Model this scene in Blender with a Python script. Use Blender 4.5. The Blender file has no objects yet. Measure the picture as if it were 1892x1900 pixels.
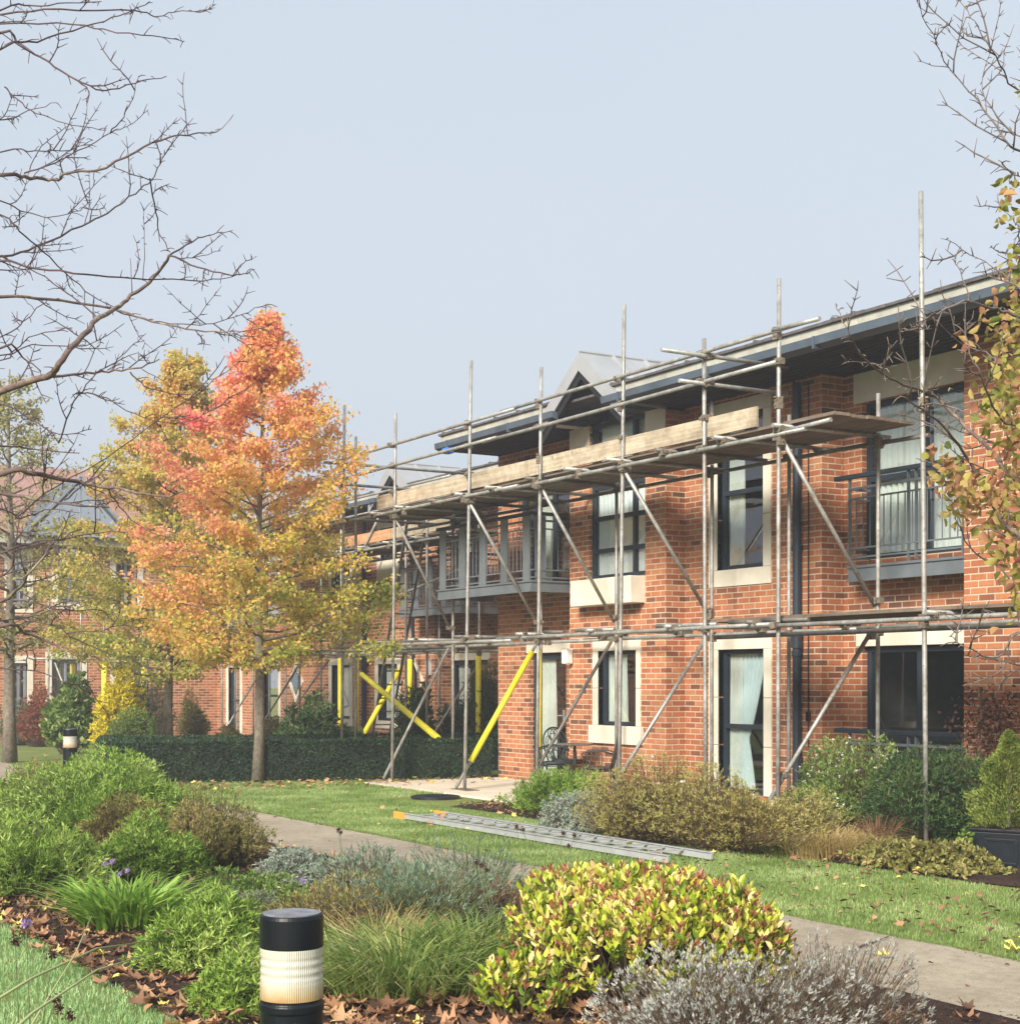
import bpy, bmesh, math, random
import numpy as np
from mathutils import Vector, Matrix, noise
R = math.radians
random.seed(7); rng = np.random.default_rng(11)
scene = bpy.context.scene
# ---------------------------------------------------------------- camera, sky, sun, exposure
F, C0, H0, EYE = 2844.0, 946.0, 1266.0, 1.6          # focal length, centre column and horizon row measured in the photograph
ANG = R(30.9)                                         # facade runs along X; the camera looks 30.9 degrees off it
DX, DY = -math.cos(ANG), math.sin(ANG)
RX, RY = math.sin(ANG), math.cos(ANG)
cam_d = bpy.data.cameras.new('camera'); cam = bpy.data.objects.new('camera', cam_d)
scene.collection.objects.link(cam); scene.camera = cam
cam.location = (0, 0, EYE); cam.rotation_euler = (R(90), 0, R(90) - ANG)
cam_d.sensor_fit = 'HORIZONTAL'; cam_d.sensor_width = 36; cam_d.lens = 36 * F / 1892
cam_d.shift_y = (H0 - 950) / 1892; cam_d.clip_end = 2000; cam_d.clip_start = .05
W = bpy.data.worlds.new('World'); scene.world = W; W.use_nodes = True
nt = W.node_tree; nt.nodes.clear()
wo = nt.nodes.new('ShaderNodeOutputWorld'); bg = nt.nodes.new('ShaderNodeBackground')
sk = nt.nodes.new('ShaderNodeTexSky'); sk.sky_type = 'NISHITA'; sk.sun_disc = False
sk.sun_elevation = R(30); sk.sun_rotation = math.atan2(.50, -.80); sk.air_density = 1.6; sk.dust_density = 6.0; sk.ozone_density = 2.0
hs = nt.nodes.new('ShaderNodeHueSaturation'); hs.inputs['Saturation'].default_value = .5
mixw = nt.nodes.new('ShaderNodeMixRGB'); mixw.inputs[0].default_value = .72; mixw.inputs[2].default_value = (4.8, 5.35, 6.1, 1)   # the even veil of mist over the clear sky
nt.links.new(sk.outputs[0], hs.inputs['Color']); nt.links.new(hs.outputs[0], mixw.inputs[1])
tcw = nt.nodes.new('ShaderNodeTexCoord'); nzw = nt.nodes.new('ShaderNodeTexNoise'); nzw.inputs['Scale'].default_value = 1.6; nzw.inputs['Detail'].default_value = 3
rpw = nt.nodes.new('ShaderNodeValToRGB'); rpw.color_ramp.elements[0].position = .3; rpw.color_ramp.elements[0].color = (.95,.96,.975,1); rpw.color_ramp.elements[1].position = .7; rpw.color_ramp.elements[1].color = (1.0,1.0,1.0,1)
mlw = nt.nodes.new('ShaderNodeMixRGB'); mlw.blend_type = 'MULTIPLY'; mlw.inputs[0].default_value = 1
nt.links.new(tcw.outputs['Generated'], nzw.inputs['Vector']); nt.links.new(nzw.outputs['Fac'], rpw.inputs[0]); nt.links.new(mixw.outputs[0], mlw.inputs[1]); nt.links.new(rpw.outputs[0], mlw.inputs[2]); nt.links.new(mlw.outputs[0], bg.inputs[0]); bg.inputs[1].default_value = .104
nt.links.new(bg.outputs[0], wo.inputs[0])
sun_d = bpy.data.lights.new('sun', 'SUN'); sun = bpy.data.objects.new('sun', sun_d); scene.collection.objects.link(sun)
sun_d.energy = 4.6; sun_d.angle = R(18); sun_d.color = (1, .93, .82)
sun.rotation_euler = Vector((-.50, .80, -math.tan(R(30)) * .943)).to_track_quat('-Z', 'Y').to_euler()
scene.view_settings.view_transform = 'Standard'; scene.view_settings.look = 'None'
scene.view_settings.exposure = .62; scene.view_settings.gamma = 1
# ---------------------------------------------------------------- helpers
def ray(px):
    a = (px - C0) / F
    return DX + a * RX, DY + a * RY
def P(px, py, Y):                       # the point of the plane y = Y seen at a place in the photograph
    rx, ry = ray(px); t = Y / ry
    return Vector((t * rx, Y, EYE + t * (H0 - py) / F))
def XX(px, Y): return P(px, 0, Y).x
def T(px, py, t):                       # the point t metres deep
    rx, ry = ray(px)
    return Vector((t * rx, t * ry, EYE + t * (H0 - py) / F))
def G(px, py):                          # ground point
    return T(px, py, EYE * F / (py - H0))
COL = scene.collection
def tag(o, label=None, cat=None, group=None, kind=None):
    if label: o['label'] = label
    if cat: o['category'] = cat
    if group: o['group'] = group
    if kind: o['kind'] = kind
    return o
def empty(name, loc=(0, 0, 0), rz=0, parent=None):
    o = bpy.data.objects.new(name, None); COL.objects.link(o); o.location = loc; o.rotation_euler = (0, 0, rz)
    o.empty_display_size = .2
    if parent: o.parent = parent
    return o
class MB:
    def __init__(s): s.v = []; s.f = []
    def quad(s, a, b, c, d):
        n = len(s.v); s.v += [tuple(a), tuple(b), tuple(c), tuple(d)]; s.f.append((n, n+1, n+2, n+3)); return s
    def hexa(s, c):
        n = len(s.v); s.v += [tuple(p) for p in c]
        for q in ((0,3,2,1),(4,5,6,7),(0,1,5,4),(1,2,6,5),(2,3,7,6),(3,0,4,7)): s.f.append(tuple(n+i for i in q))
        return s
    def box(s, x0, x1, y0, y1, z0, z1):
        return s.hexa([(x0,y0,z0),(x1,y0,z0),(x1,y1,z0),(x0,y1,z0),(x0,y0,z1),(x1,y0,z1),(x1,y1,z1),(x0,y1,z1)])
    def bar(s, a, b, w, h, up=(0,0,1)):
        a = Vector(a); b = Vector(b); d = (b-a).normalized(); u = Vector(up)
        if abs(d.dot(u)) > .95: u = Vector((1,0,0))
        r = d.cross(u).normalized()*w/2; q = r.cross(d).normalized()*h/2
        return s.hexa([a-r-q, a+r-q, a+r+q, a-r+q, b-r-q, b+r-q, b+r+q, b-r+q])
    def tube(s, pts, rad, n=8, cap=True):
        pts = [Vector(p) for p in pts]
        if not hasattr(rad, '__len__'): rad = [rad]*len(pts)
        rings = []; u = None
        for i, p in enumerate(pts):
            d = (pts[min(i+1, len(pts)-1)] - pts[max(i-1, 0)])
            d = d.normalized() if d.length > 1e-9 else Vector((0,0,1))
            if u is None:
                u = d.cross(Vector((0,0,1)))
                if u.length < .05: u = d.cross(Vector((1,0,0)))
            u = (u - d*u.dot(d)).normalized(); w = d.cross(u)
            b = len(s.v)
            for k in range(n):
                an = 2*math.pi*k/n
                s.v.append(tuple(p + (u*math.cos(an) + w*math.sin(an))*rad[i]))
            rings.append(b)
        for i in range(len(rings)-1):
            a, b = rings[i], rings[i+1]
            for k in range(n): s.f.append((a+k, a+(k+1)%n, b+(k+1)%n, b+k))
        if cap:
            s.f.append(tuple(rings[0]+k for k in reversed(range(n)))); s.f.append(tuple(rings[-1]+k for k in range(n)))
        return s
    def lathe(s, c, prof, n=24, cap=True):
        rings = []
        for r, z in prof:
            b = len(s.v); rings.append(b)
            for k in range(n):
                an = 2*math.pi*k/n; s.v.append((c[0]+r*math.cos(an), c[1]+r*math.sin(an), c[2]+z))
        for a, b in zip(rings, rings[1:]):
            for k in range(n): s.f.append((a+k, a+(k+1)%n, b+(k+1)%n, b+k))
        if cap:
            s.f.append(tuple(rings[0]+k for k in reversed(range(n)))); s.f.append(tuple(rings[-1]+k for k in range(n)))
        return s
    def prism(s, poly, axis_vec):
        n = len(s.v); k = len(poly); ax = Vector(axis_vec)
        s.v += [tuple(Vector(p)) for p in poly] + [tuple(Vector(p)+ax) for p in poly]
        s.f.append(tuple(range(n, n+k))); s.f.append(tuple(reversed(range(n+k, n+2*k))))
        for i in range(k): s.f.append((n+i, n+k+i, n+k+(i+1)%k, n+(i+1)%k))
        return s
    def build(s, name, mat, parent=None, smooth=False, bevel=0, recalc=True):
        me = bpy.data.meshes.new(name); me.from_pydata(s.v, [], s.f)
        if recalc:
            bm = bmesh.new(); bm.from_mesh(me); bmesh.ops.recalc_face_normals(bm, faces=bm.faces); bm.to_mesh(me); bm.free()
        if smooth:
            me.polygons.foreach_set('use_smooth', [True]*len(me.polygons))
        me.materials.append(mat); o = bpy.data.objects.new(name, me); COL.objects.link(o)
        if parent: o.parent = parent
        if bevel:
            b = o.modifiers.new('bevel', 'BEVEL'); b.width = bevel; b.segments = 2; b.limit_method = 'ANGLE'
        return o
def local(o):                           # meshes below are written in world units; shift them so the parent Empty sits at the base
    if o.parent:
        o.location = Vector(o.location) - Vector(o.parent.location)
    return o
def np_mesh(name, V, Tn, rnd, mat, parent=None, smooth=False):
    me = bpy.data.meshes.new(name); nv, nf, k = len(V), len(Tn), Tn.shape[1]
    me.vertices.add(nv); me.vertices.foreach_set('co', np.ascontiguousarray(V, dtype=np.float32).ravel())
    me.loops.add(nf*k); me.loops.foreach_set('vertex_index', np.ascontiguousarray(Tn, dtype=np.int32).ravel())
    me.polygons.add(nf); me.polygons.foreach_set('loop_start', np.arange(0, nf*k, k, dtype=np.int32))
    if smooth: me.polygons.foreach_set('use_smooth', np.ones(nf, dtype=bool))
    me.update(calc_edges=True); me.validate()
    if rnd is not None and len(me.polygons) == nf:
        a = me.attributes.new('rnd', 'FLOAT', 'FACE'); a.data.foreach_set('value', np.ascontiguousarray(rnd, dtype=np.float32))
    me.materials.append(mat); o = bpy.data.objects.new(name, me); COL.objects.link(o)
    if parent: o.parent = parent
    return o
# ---------------------------------------------------------------- materials
class NM:
    def __init__(s, name):
        s.m = bpy.data.materials.new(name); s.m.use_nodes = True; s.nt = s.m.node_tree; s.nt.nodes.clear()
        s.out = s.n('ShaderNodeOutputMaterial'); s.b = s.n('ShaderNodeBsdfPrincipled'); s.l(s.b.outputs[0], s.out.inputs[0])
    def n(s, t, **k):
        x = s.nt.nodes.new(t)
        for a, v in k.items(): setattr(x, a, v)
        return x
    def l(s, a, b): s.nt.links.new(a, b)
    def math(s, op, a, b=None):
        x = s.n('ShaderNodeMath', operation=op)
        for i, v in enumerate((a, b)):
            if v is None: continue
            if isinstance(v, (int, float)): x.inputs[i].default_value = v
            else: s.l(v, x.inputs[i])
        return x.outputs[0]
    def ramp(s, fac, stops, interp='LINEAR'):
        r = s.n('ShaderNodeValToRGB'); cr = r.color_ramp; cr.interpolation = interp
        while len(cr.elements) < len(stops): cr.elements.new(.5)
        for e, (p, c) in zip(cr.elements, stops): e.position = p; e.color = (*c, 1)
        s.l(fac, r.inputs[0]); return r.outputs[0]
    def noise(s, scale, detail=4, rough=.6, vec=None):
        x = s.n('ShaderNodeTexNoise'); x.inputs['Scale'].default_value = scale; x.inputs['Detail'].default_value = detail; x.inputs['Roughness'].default_value = rough
        if vec is None:
            tc = s.n('ShaderNodeNewGeometry'); vec = tc.outputs['Position']
        s.l(vec, x.inputs['Vector']); return x.outputs['Fac']
    def mix(s, f, a, b, bt='MIX'):
        x = s.n('ShaderNodeMixRGB', blend_type=bt)
        for i, v in zip((0, 1, 2), (f, a, b)):
            if isinstance(v, (int, float)): x.inputs[i].default_value = v
            elif isinstance(v, tuple): x.inputs[i].default_value = (*v, 1)
            else: s.l(v, x.inputs[i])
        return x.outputs[0]
    def bump(s, h, dist, strength=1):
        x = s.n('ShaderNodeBump'); x.inputs['Distance'].default_value = dist; x.inputs['Strength'].default_value = strength
        s.l(h, x.inputs['Height']); s.l(x.outputs[0], s.b.inputs['Normal'])
def plain(name, c, rough=.6, metal=0, var=.15, scale=6, bump=0, c2=None, spec=None):
    m = NM(name); f = m.noise(scale, 5, .65)
    c2 = c2 or tuple(x*(1-var*1.6) for x in c); c1 = tuple(min(1, x*(1+var)) for x in c)
    m.l(m.ramp(f, [(.3, c2), (.7, c1)]), m.b.inputs['Base Color'])
    m.b.inputs['Roughness'].default_value = rough; m.b.inputs['Metallic'].default_value = metal
    if spec is not None: m.b.inputs['Specular IOR Level'].default_value = spec
    if bump: m.bump(m.noise(scale*8, 3), bump)
    return m.m
def brick_mat(name, stops, mortar):
    m = NM(name); g = m.n('ShaderNodeNewGeometry'); s = m.n('ShaderNodeSeparateXYZ'); m.l(g.outputs['Position'], s.inputs[0])
    u = m.math('ADD', s.outputs[0], s.outputs[1]); v = s.outputs[2]
    rowf = m.math('DIVIDE', v, .075); row = m.math('FLOOR', rowf); off = m.math('MULTIPLY', m.math('FLOORED_MODULO', row, 2.0), .5)
    colf = m.math('ADD', m.math('DIVIDE', u, .225), off); col = m.math('FLOOR', colf)
    fu = m.math('SUBTRACT', colf, col); fv = m.math('SUBTRACT', rowf, row)
    nz = m.math('MULTIPLY', m.math('SUBTRACT', m.noise(60, 2), .5), .05)
    du = m.math('MULTIPLY', m.math('MINIMUM', fu, m.math('SUBTRACT', 1.0, fu)), 3.0); dv = m.math('MINIMUM', fv, m.math('SUBTRACT', 1.0, fv))
    e = m.math('ADD', m.math('MINIMUM', du, dv), nz)
    mp = m.n('ShaderNodeMapRange'); mp.inputs[1].default_value = .075; mp.inputs[2].default_value = .135; m.l(e, mp.inputs[0])
    cb = m.n('ShaderNodeCombineXYZ'); m.l(col, cb.inputs[0]); m.l(row, cb.inputs[1])
    wn = m.n('ShaderNodeTexWhiteNoise', noise_dimensions='3D'); m.l(cb.outputs[0], wn.inputs['Vector'])
    big = m.noise(.7, 3); rv = m.math('ADD', m.math('MULTIPLY', wn.outputs['Value'], .85), m.math('MULTIPLY', m.math('SUBTRACT', big, .35), .5))
    bc = m.ramp(rv, stops)
    fine = m.noise(45, 4, .7); bc = m.mix(.28, bc, m.ramp(fine, [(.25, (.22,.16,.14)), (.75, (1,1,1))]), 'MULTIPLY')
    mc = m.mix(.35, mortar, m.ramp(m.noise(9, 4), [(.3, (.55,.5,.45)), (.7, (1,1,1))]), 'MULTIPLY')
    mpg = m.n('ShaderNodeMapping'); mpg.inputs['Scale'].default_value = (2.6, 2.6, .35); m.l(g.outputs['Position'], mpg.inputs[0])
    wall = m.mix(mp.outputs[0], mc, bc); wall = m.mix(.5, wall, m.ramp(m.noise(1.0, 5, .7, mpg.outputs[0]), [(.34, (.58,.54,.52)), (.52, (1,1,1))]), 'MULTIPLY')
    dmp = m.n('ShaderNodeMapRange'); dmp.inputs[1].default_value = .05; dmp.inputs[2].default_value = .75; m.l(m.math('ADD', v, m.math('MULTIPLY', m.noise(3, 3), .4)), dmp.inputs[0])
    wall = m.mix(.6, wall, m.ramp(dmp.outputs[0], [(0, (.45,.43,.38)), (.8, (1,1,1))]), 'MULTIPLY')      # splash staining at the foot of the wall
    m.l(wall, m.b.inputs['Base Color'])
    m.b.inputs['Roughness'].default_value = .88; m.b.inputs['Specular IOR Level'].default_value = .25
    m.bump(m.math('ADD', mp.outputs[0], m.math('MULTIPLY', fine, .35)), .006, .8)
    return m.m
def leaf_mat(name, stops, rough=.55, trans=.35, spec=.25, gain=1.0):
    stops = [(p, tuple(min(.85, x*gain) for x in c)) for p, c in stops]
    m = NM(name); at = m.n('ShaderNodeAttribute', attribute_name='rnd')
    c = m.ramp(at.outputs['Fac'], stops); m.l(c, m.b.inputs['Base Color'])
    m.b.inputs['Roughness'].default_value = rough; m.b.inputs['Specular IOR Level'].default_value = spec
    t = m.n('ShaderNodeBsdfTranslucent'); m.l(c, t.inputs[0]); mx = m.n('ShaderNodeMixShader'); mx.inputs[0].default_value = trans
    m.l(m.b.outputs[0], mx.inputs[1]); m.l(t.outputs[0], mx.inputs[2]); m.l(mx.outputs[0], m.out.inputs[0])
    return m.m
def glass_mat(name, tint=(.92,.95,.95), ior=1.9, add=.03):
    m = NM(name); tr = m.n('ShaderNodeBsdfTransparent'); tr.inputs[0].default_value = (*tint, 1)
    gl = m.n('ShaderNodeBsdfGlossy'); gl.inputs['Roughness'].default_value = .02; gl.inputs[0].default_value = (.95,.97,1,1)
    fr = m.n('ShaderNodeFresnel'); fr.inputs[0].default_value = ior
    bp = m.n('ShaderNodeBump'); bp.inputs['Distance'].default_value = .004; bp.inputs['Strength'].default_value = .25
    m.l(m.noise(1.6, 1), bp.inputs['Height']); m.l(bp.outputs[0], gl.inputs['Normal'])
    mx = m.n('ShaderNodeMixShader'); g = m.n('ShaderNodeNewGeometry'); m.l(m.math('MULTIPLY', m.math('ADD', fr.outputs[0], add), m.math('SUBTRACT', 1.0, g.outputs['Backfacing'])), mx.inputs[0])
    m.l(tr.outputs[0], mx.inputs[1]); m.l(gl.outputs[0], mx.inputs[2]); m.l(mx.outputs[0], m.out.inputs[0])
    return m.m
M = {}
M['brick'] = brick_mat('brick', [(.04,(.16,.08,.055)),(.14,(.28,.11,.06)),(.35,(.42,.148,.066)),(.6,(.50,.182,.080)),(.85,(.55,.23,.11)),(1,(.44,.22,.115))], (.62,.48,.35))
M['stone'] = plain('limestone', (.72,.66,.54), .8, var=.08, scale=3, bump=.001)
M['frame'] = plain('window_frame', (.026,.036,.050), .4, var=.1, spec=.3)
M['frame_light'] = plain('grey_frame', (.22,.25,.28), .4, var=.1)
M['white'] = plain('white_plastic', (.75,.74,.70), .4, var=.05)
M['glass'] = glass_mat('glass'); M['glass_sky'] = glass_mat('glass_reflective', (.8,.85,.86), 2.4, .45)
M['curtain'] = plain('curtain', (.70,.71,.64), .9, var=.06, scale=3)
M['curtain_white'] = plain('net_curtain', (.84,.85,.84), .9, var=.04, scale=3)
M['curtain_blue'] = plain('curtain_pale_blue', (.60,.68,.68), .9, var=.06, scale=3)
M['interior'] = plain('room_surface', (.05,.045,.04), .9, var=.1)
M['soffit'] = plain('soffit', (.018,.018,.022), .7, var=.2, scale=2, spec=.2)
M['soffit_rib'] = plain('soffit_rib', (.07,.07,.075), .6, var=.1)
M['gutter'] = plain('gutter', (.075,.10,.13), .45, var=.18, scale=3)
M['fascia'] = plain('fascia', (.40,.39,.33), .7, var=.16, scale=4, bump=.001)
M['zinc'] = plain('zinc_sheet', (.42,.43,.44), .42, metal=.35, var=.08, scale=2)
M['tile'] = plain('roof_tile', (.10,.09,.09), .8, var=.3, scale=8)
M['pink_tile'] = plain('clay_roof_tile', (.34,.19,.15), .85, var=.25, scale=9, bump=.01)
M['steel_paint'] = plain('painted_steel', (.13,.15,.165), .45, var=.12, scale=4)
def galv():
    m = NM('galvanised_tube'); f = m.noise(5, 6, .7); f2 = m.noise(28, 4, .7)
    c = m.ramp(f, [(.3, (.20,.185,.155)), (.5, (.33,.325,.30)), (.68, (.47,.47,.45))])
    c = m.mix(m.ramp(f2, [(.54, (0,0,0)), (.68, (.8,.8,.8))]), c, (.17,.115,.07))
    m.l(c, m.b.inputs['Base Color']); m.b.inputs['Metallic'].default_value = .35; m.b.inputs['Roughness'].default_value = .48
    m.bump(f2, .002); return m.m
M['tube'] = galv()
M['tube_dark'] = plain('weathered_tube', (.17,.15,.13), .6, metal=.3, var=.35, scale=7, bump=.001)
M['coupler'] = plain('coupler_steel', (.23,.19,.14), .65, metal=.4, var=.35, scale=30, bump=.002)
M['sleeve'] = plain('yellow_foam', (.80,.70,.03), .6, var=.1, scale=5)
def wood(name, a, b, sc=3, knots=False):
    m = NM(name); g = m.n('ShaderNodeNewGeometry'); mp = m.n('ShaderNodeMapping'); mp.inputs['Scale'].default_value = (.35, 6, 9); m.l(g.outputs['Position'], mp.inputs[0])
    f = m.noise(sc, 6, .65, mp.outputs[0]); f2 = m.noise(1.7, 4, .6)
    c = m.ramp(f, [(.3, a), (.68, b)]); c = m.mix(.55, c, m.ramp(f2, [(.35, (.5,.46,.42)), (.6, (1,1,1))]), 'MULTIPLY')
    f3 = m.noise(7, 5, .75); c = m.mix(.4, c, m.ramp(f3, [(.40, (.45,.40,.36)), (.52, (1,1,1))]), 'MULTIPLY')
    if knots:
        v = m.n('ShaderNodeTexVoronoi'); v.inputs['Scale'].default_value = 3.2; m.l(g.outputs['Position'], v.inputs['Vector']); c = m.mix(m.ramp(v.outputs['Distance'], [(.05, (.8,.8,.8)), (.10, (0,0,0))]), c, (.20,.12,.06))
    m.l(c, m.b.inputs['Base Color']); m.b.inputs['Roughness'].default_value = .8; m.bump(f, .003); return m.m
M['toe'] = wood('pale_scaffold_board', (.34,.275,.19), (.62,.53,.39), knots=True)
M['toe_orange'] = wood('fresh_scaffold_board', (.45,.22,.10), (.62,.36,.18))
M['board'] = wood('weathered_scaffold_board', (.10,.075,.055), (.26,.20,.15))
M['black'] = plain('black_powder_coat', (.006,.008,.012), .38, var=.2, scale=10, spec=.3)
M['black_iron'] = plain('cast_iron', (.03,.04,.042), .5, var=.25, scale=20)
M['iron_brown'] = plain('rusty_cast_iron', (.06,.045,.04), .6, var=.3, scale=20)
M['alu'] = plain('aluminium', (.44,.45,.46), .45, metal=.2, var=.12, scale=8)
M['orange'] = plain('orange_plastic', (.75,.32,.05), .5, var=.1)
M['slab'] = plain('patio_concrete', (.66,.58,.46), .85, var=.1, scale=1.5, bump=.002)
M['pot'] = plain('black_planter', (.010,.014,.020), .45, var=.2, scale=6)
M['bark'] = plain('bark', (.22,.185,.14), .9, var=.3, scale=14, bump=.01, c2=(.10,.085,.065))
def bark2():
    m = NM('mossy_bark'); f = m.noise(9, 5, .7)
    m.l(m.ramp(f, [(.35, (.06,.045,.035)), (.5, (.19,.16,.11)), (.62, (.30,.31,.22)), (.75, (.5,.48,.40))]), m.b.inputs['Base Color'])
    m.b.inputs['Roughness'].default_value = .9; m.bump(f, .01); return m.m
M['bark_mossy'] = bark2()
def limb():
    m = NM('branch_bark'); f = m.noise(7, 5, .7)
    m.l(m.ramp(f, [(.35, (.085,.055,.05)), (.52, (.15,.10,.085)), (.68, (.33,.28,.18))]), m.b.inputs['Base Color'])
    m.b.inputs['Roughness'].default_value = .8; m.bump(f, .004); return m.m
M['limb'] = limb()
M['twig'] = plain('twig_bark', (.085,.050,.052), .7, var=.3, scale=12)
M['twig_grey'] = plain('grey_twig', (.16,.125,.11), .75, var=.3, scale=12)
M['stem'] = plain('plant_stem', (.12,.08,.045), .8, var=.3, scale=12)
M['stem_green'] = plain('green_stem', (.12,.15,.05), .8, var=.3, scale=12)
def lens():
    m = NM('bollard_lens'); g = m.n('ShaderNodeTexCoord'); s = m.n('ShaderNodeSeparateXYZ'); m.l(g.outputs['Object'], s.inputs[0])
    z = m.math('ADD', s.outputs[2], m.math('MULTIPLY', m.math('SUBTRACT', m.noise(14, 4), .5), .06))
    mp = m.n('ShaderNodeMapRange'); mp.inputs[1].default_value = -.01; mp.inputs[2].default_value = .06; m.l(z, mp.inputs[0])
    m.l(m.ramp(mp.outputs[0], [(0, (.46,.24,.08)), (.45, (.56,.44,.26)), (1, (.64,.62,.53))]), m.b.inputs['Base Color'])
    m.b.inputs['Roughness'].default_value = .25; m.b.inputs['Transmission Weight'].default_value = .12
    at = m.math('ARCTAN2', s.outputs[1], s.outputs[0]); m.bump(m.math('SINE', m.math('MULTIPLY', at, 90.0)), .0012, .7)
    return m.m
M['lens'] = lens()
# ground surfaces
def ground_mat(name, stops, scale, fine, bump, rough=.95, mixf=.5, fstops=((.3,(.55,.55,.55)),(.7,(1,1,1)))):
    m = NM(name); f = m.noise(scale, 5, .65); c = m.ramp(f, stops)
    ff = m.noise(fine, 4, .7); c = m.mix(mixf, c, m.ramp(ff, list(fstops)), 'MULTIPLY')
    m.l(c, m.b.inputs['Base Color']); m.b.inputs['Roughness'].default_value = rough; m.b.inputs['Specular IOR Level'].default_value = .2
    m.bump(ff, bump); return m.m
M['lawn'] = ground_mat('lawn', [(.3,(.15,.20,.055)),(.55,(.22,.27,.08)),(.75,(.29,.32,.11))], .8, 45, .02)
M['soil'] = ground_mat('soil', [(.3,(.045,.025,.02)),(.7,(.10,.06,.045))], 3, 50, .03, mixf=.7, fstops=((.35,(.35,.35,.35)),(.65,(1,1,1))))
def path_mat():
    m = NM('path'); f = m.noise(.9, 5, .65); c = m.ramp(f, [(.3,(.33,.28,.205)),(.5,(.42,.36,.27)),(.72,(.52,.45,.345))])
    mid = m.noise(9, 6, .75); c = m.mix(.55, c, m.ramp(mid, [(.36,(.55,.50,.47)),(.56,(1,1,1))]), 'MULTIPLY')
    ff = m.noise(150, 3, .7); c = m.mix(.7, c, m.ramp(ff, [(.36,(.40,.38,.36)),(.52,(1,1,1)),(.7,(1.0,1.0,1.0))]), 'MULTIPLY')
    c = m.mix(m.ramp(m.noise(210, 1, .5), [(.66,(0,0,0)),(.72,(.8,.8,.8))]), c, (.72,.66,.54))
    m.l(c, m.b.inputs['Base Color']); m.b.inputs['Roughness'].default_value = .95; m.b.inputs['Specular IOR Level'].default_value = .2; m.bump(ff, .005); return m.m
M['path'] = path_mat()
# ---------------------------------------------------------------- buildings
class Seg:                              # a facade plane: s runs along it, z up, n goes into the wall
    def __init__(s, o, u, n): s.o = o; s.u = u; s.n = n
    def p(s, a, z, n=0): return (s.o[0]+s.u[0]*a+s.n[0]*n, s.o[1]+s.u[1]*a+s.n[1]*n, z)
    def box(s, mb, a0, a1, z0, z1, n0, n1):
        return mb.hexa([s.p(a0,z0,n0), s.p(a1,z0,n0), s.p(a1,z0,n1), s.p(a0,z0,n1), s.p(a0,z1,n0), s.p(a1,z1,n0), s.p(a1,z1,n1), s.p(a0,z1,n1)])
def yseg(Y): return Seg((0, Y), (1, 0), (0, 1))
def wall_front(mb, sg, a0, a1, z0, z1, ops, depth=.16):
    xs = sorted({a0, a1, *[o[0] for o in ops], *[o[1] for o in ops]}); zs = sorted({z0, z1, *[o[2] for o in ops], *[o[3] for o in ops]})
    for xa, xb in zip(xs, xs[1:]):
        for za, zb in zip(zs, zs[1:]):
            cx, cz = (xa+xb)/2, (za+zb)/2
            if any(o[0] < cx < o[1] and o[2] < cz < o[3] for o in ops): continue
            mb.quad(sg.p(xa,za), sg.p(xb,za), sg.p(xb,zb), sg.p(xa,zb))
    for o in ops:
        x0, x1, a, b = o[:4]
        mb.quad(sg.p(x0,a), sg.p(x0,b), sg.p(x0,b,depth), sg.p(x0,a,depth)); mb.quad(sg.p(x1,a), sg.p(x1,b), sg.p(x1,b,depth), sg.p(x1,a,depth))
        mb.quad(sg.p(x0,b), sg.p(x1,b), sg.p(x1,b,depth), sg.p(x0,b,depth)); mb.quad(sg.p(x0,a), sg.p(x1,a), sg.p(x1,a,depth), sg.p(x0,a,depth))
def curtain_mb(sg, a0, a1, z0, z1, n, tie=None, side=1, waves=9, amp=.022):
    mb = MB(); nz, nx = 26, waves*6
    for j in range(nz+1):
        z = z1 + (z0-z1)*j/nz; w = 1.0
        if tie:
            k = (z-tie)/(z1-tie) if z > tie else (tie-z)/(tie-z0)*.3
            w = .34 + .66*min(1, max(0, k))**(.8)
        for i in range(nx+1):
            f = i/nx; wd = (a1-a0)*w; st = a1-wd if side > 0 else a0
            mb.v.append(sg.p(st+wd*f, z, n + amp*(.5+.5*w)*math.sin(f*waves*2*math.pi + .6*math.sin(z*2)) ))
    for j in range(nz):
        for i in range(nx):
            a = j*(nx+1)+i; mb.f.append((a, a+1, a+nx+2, a+nx+1))
    return mb
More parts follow.
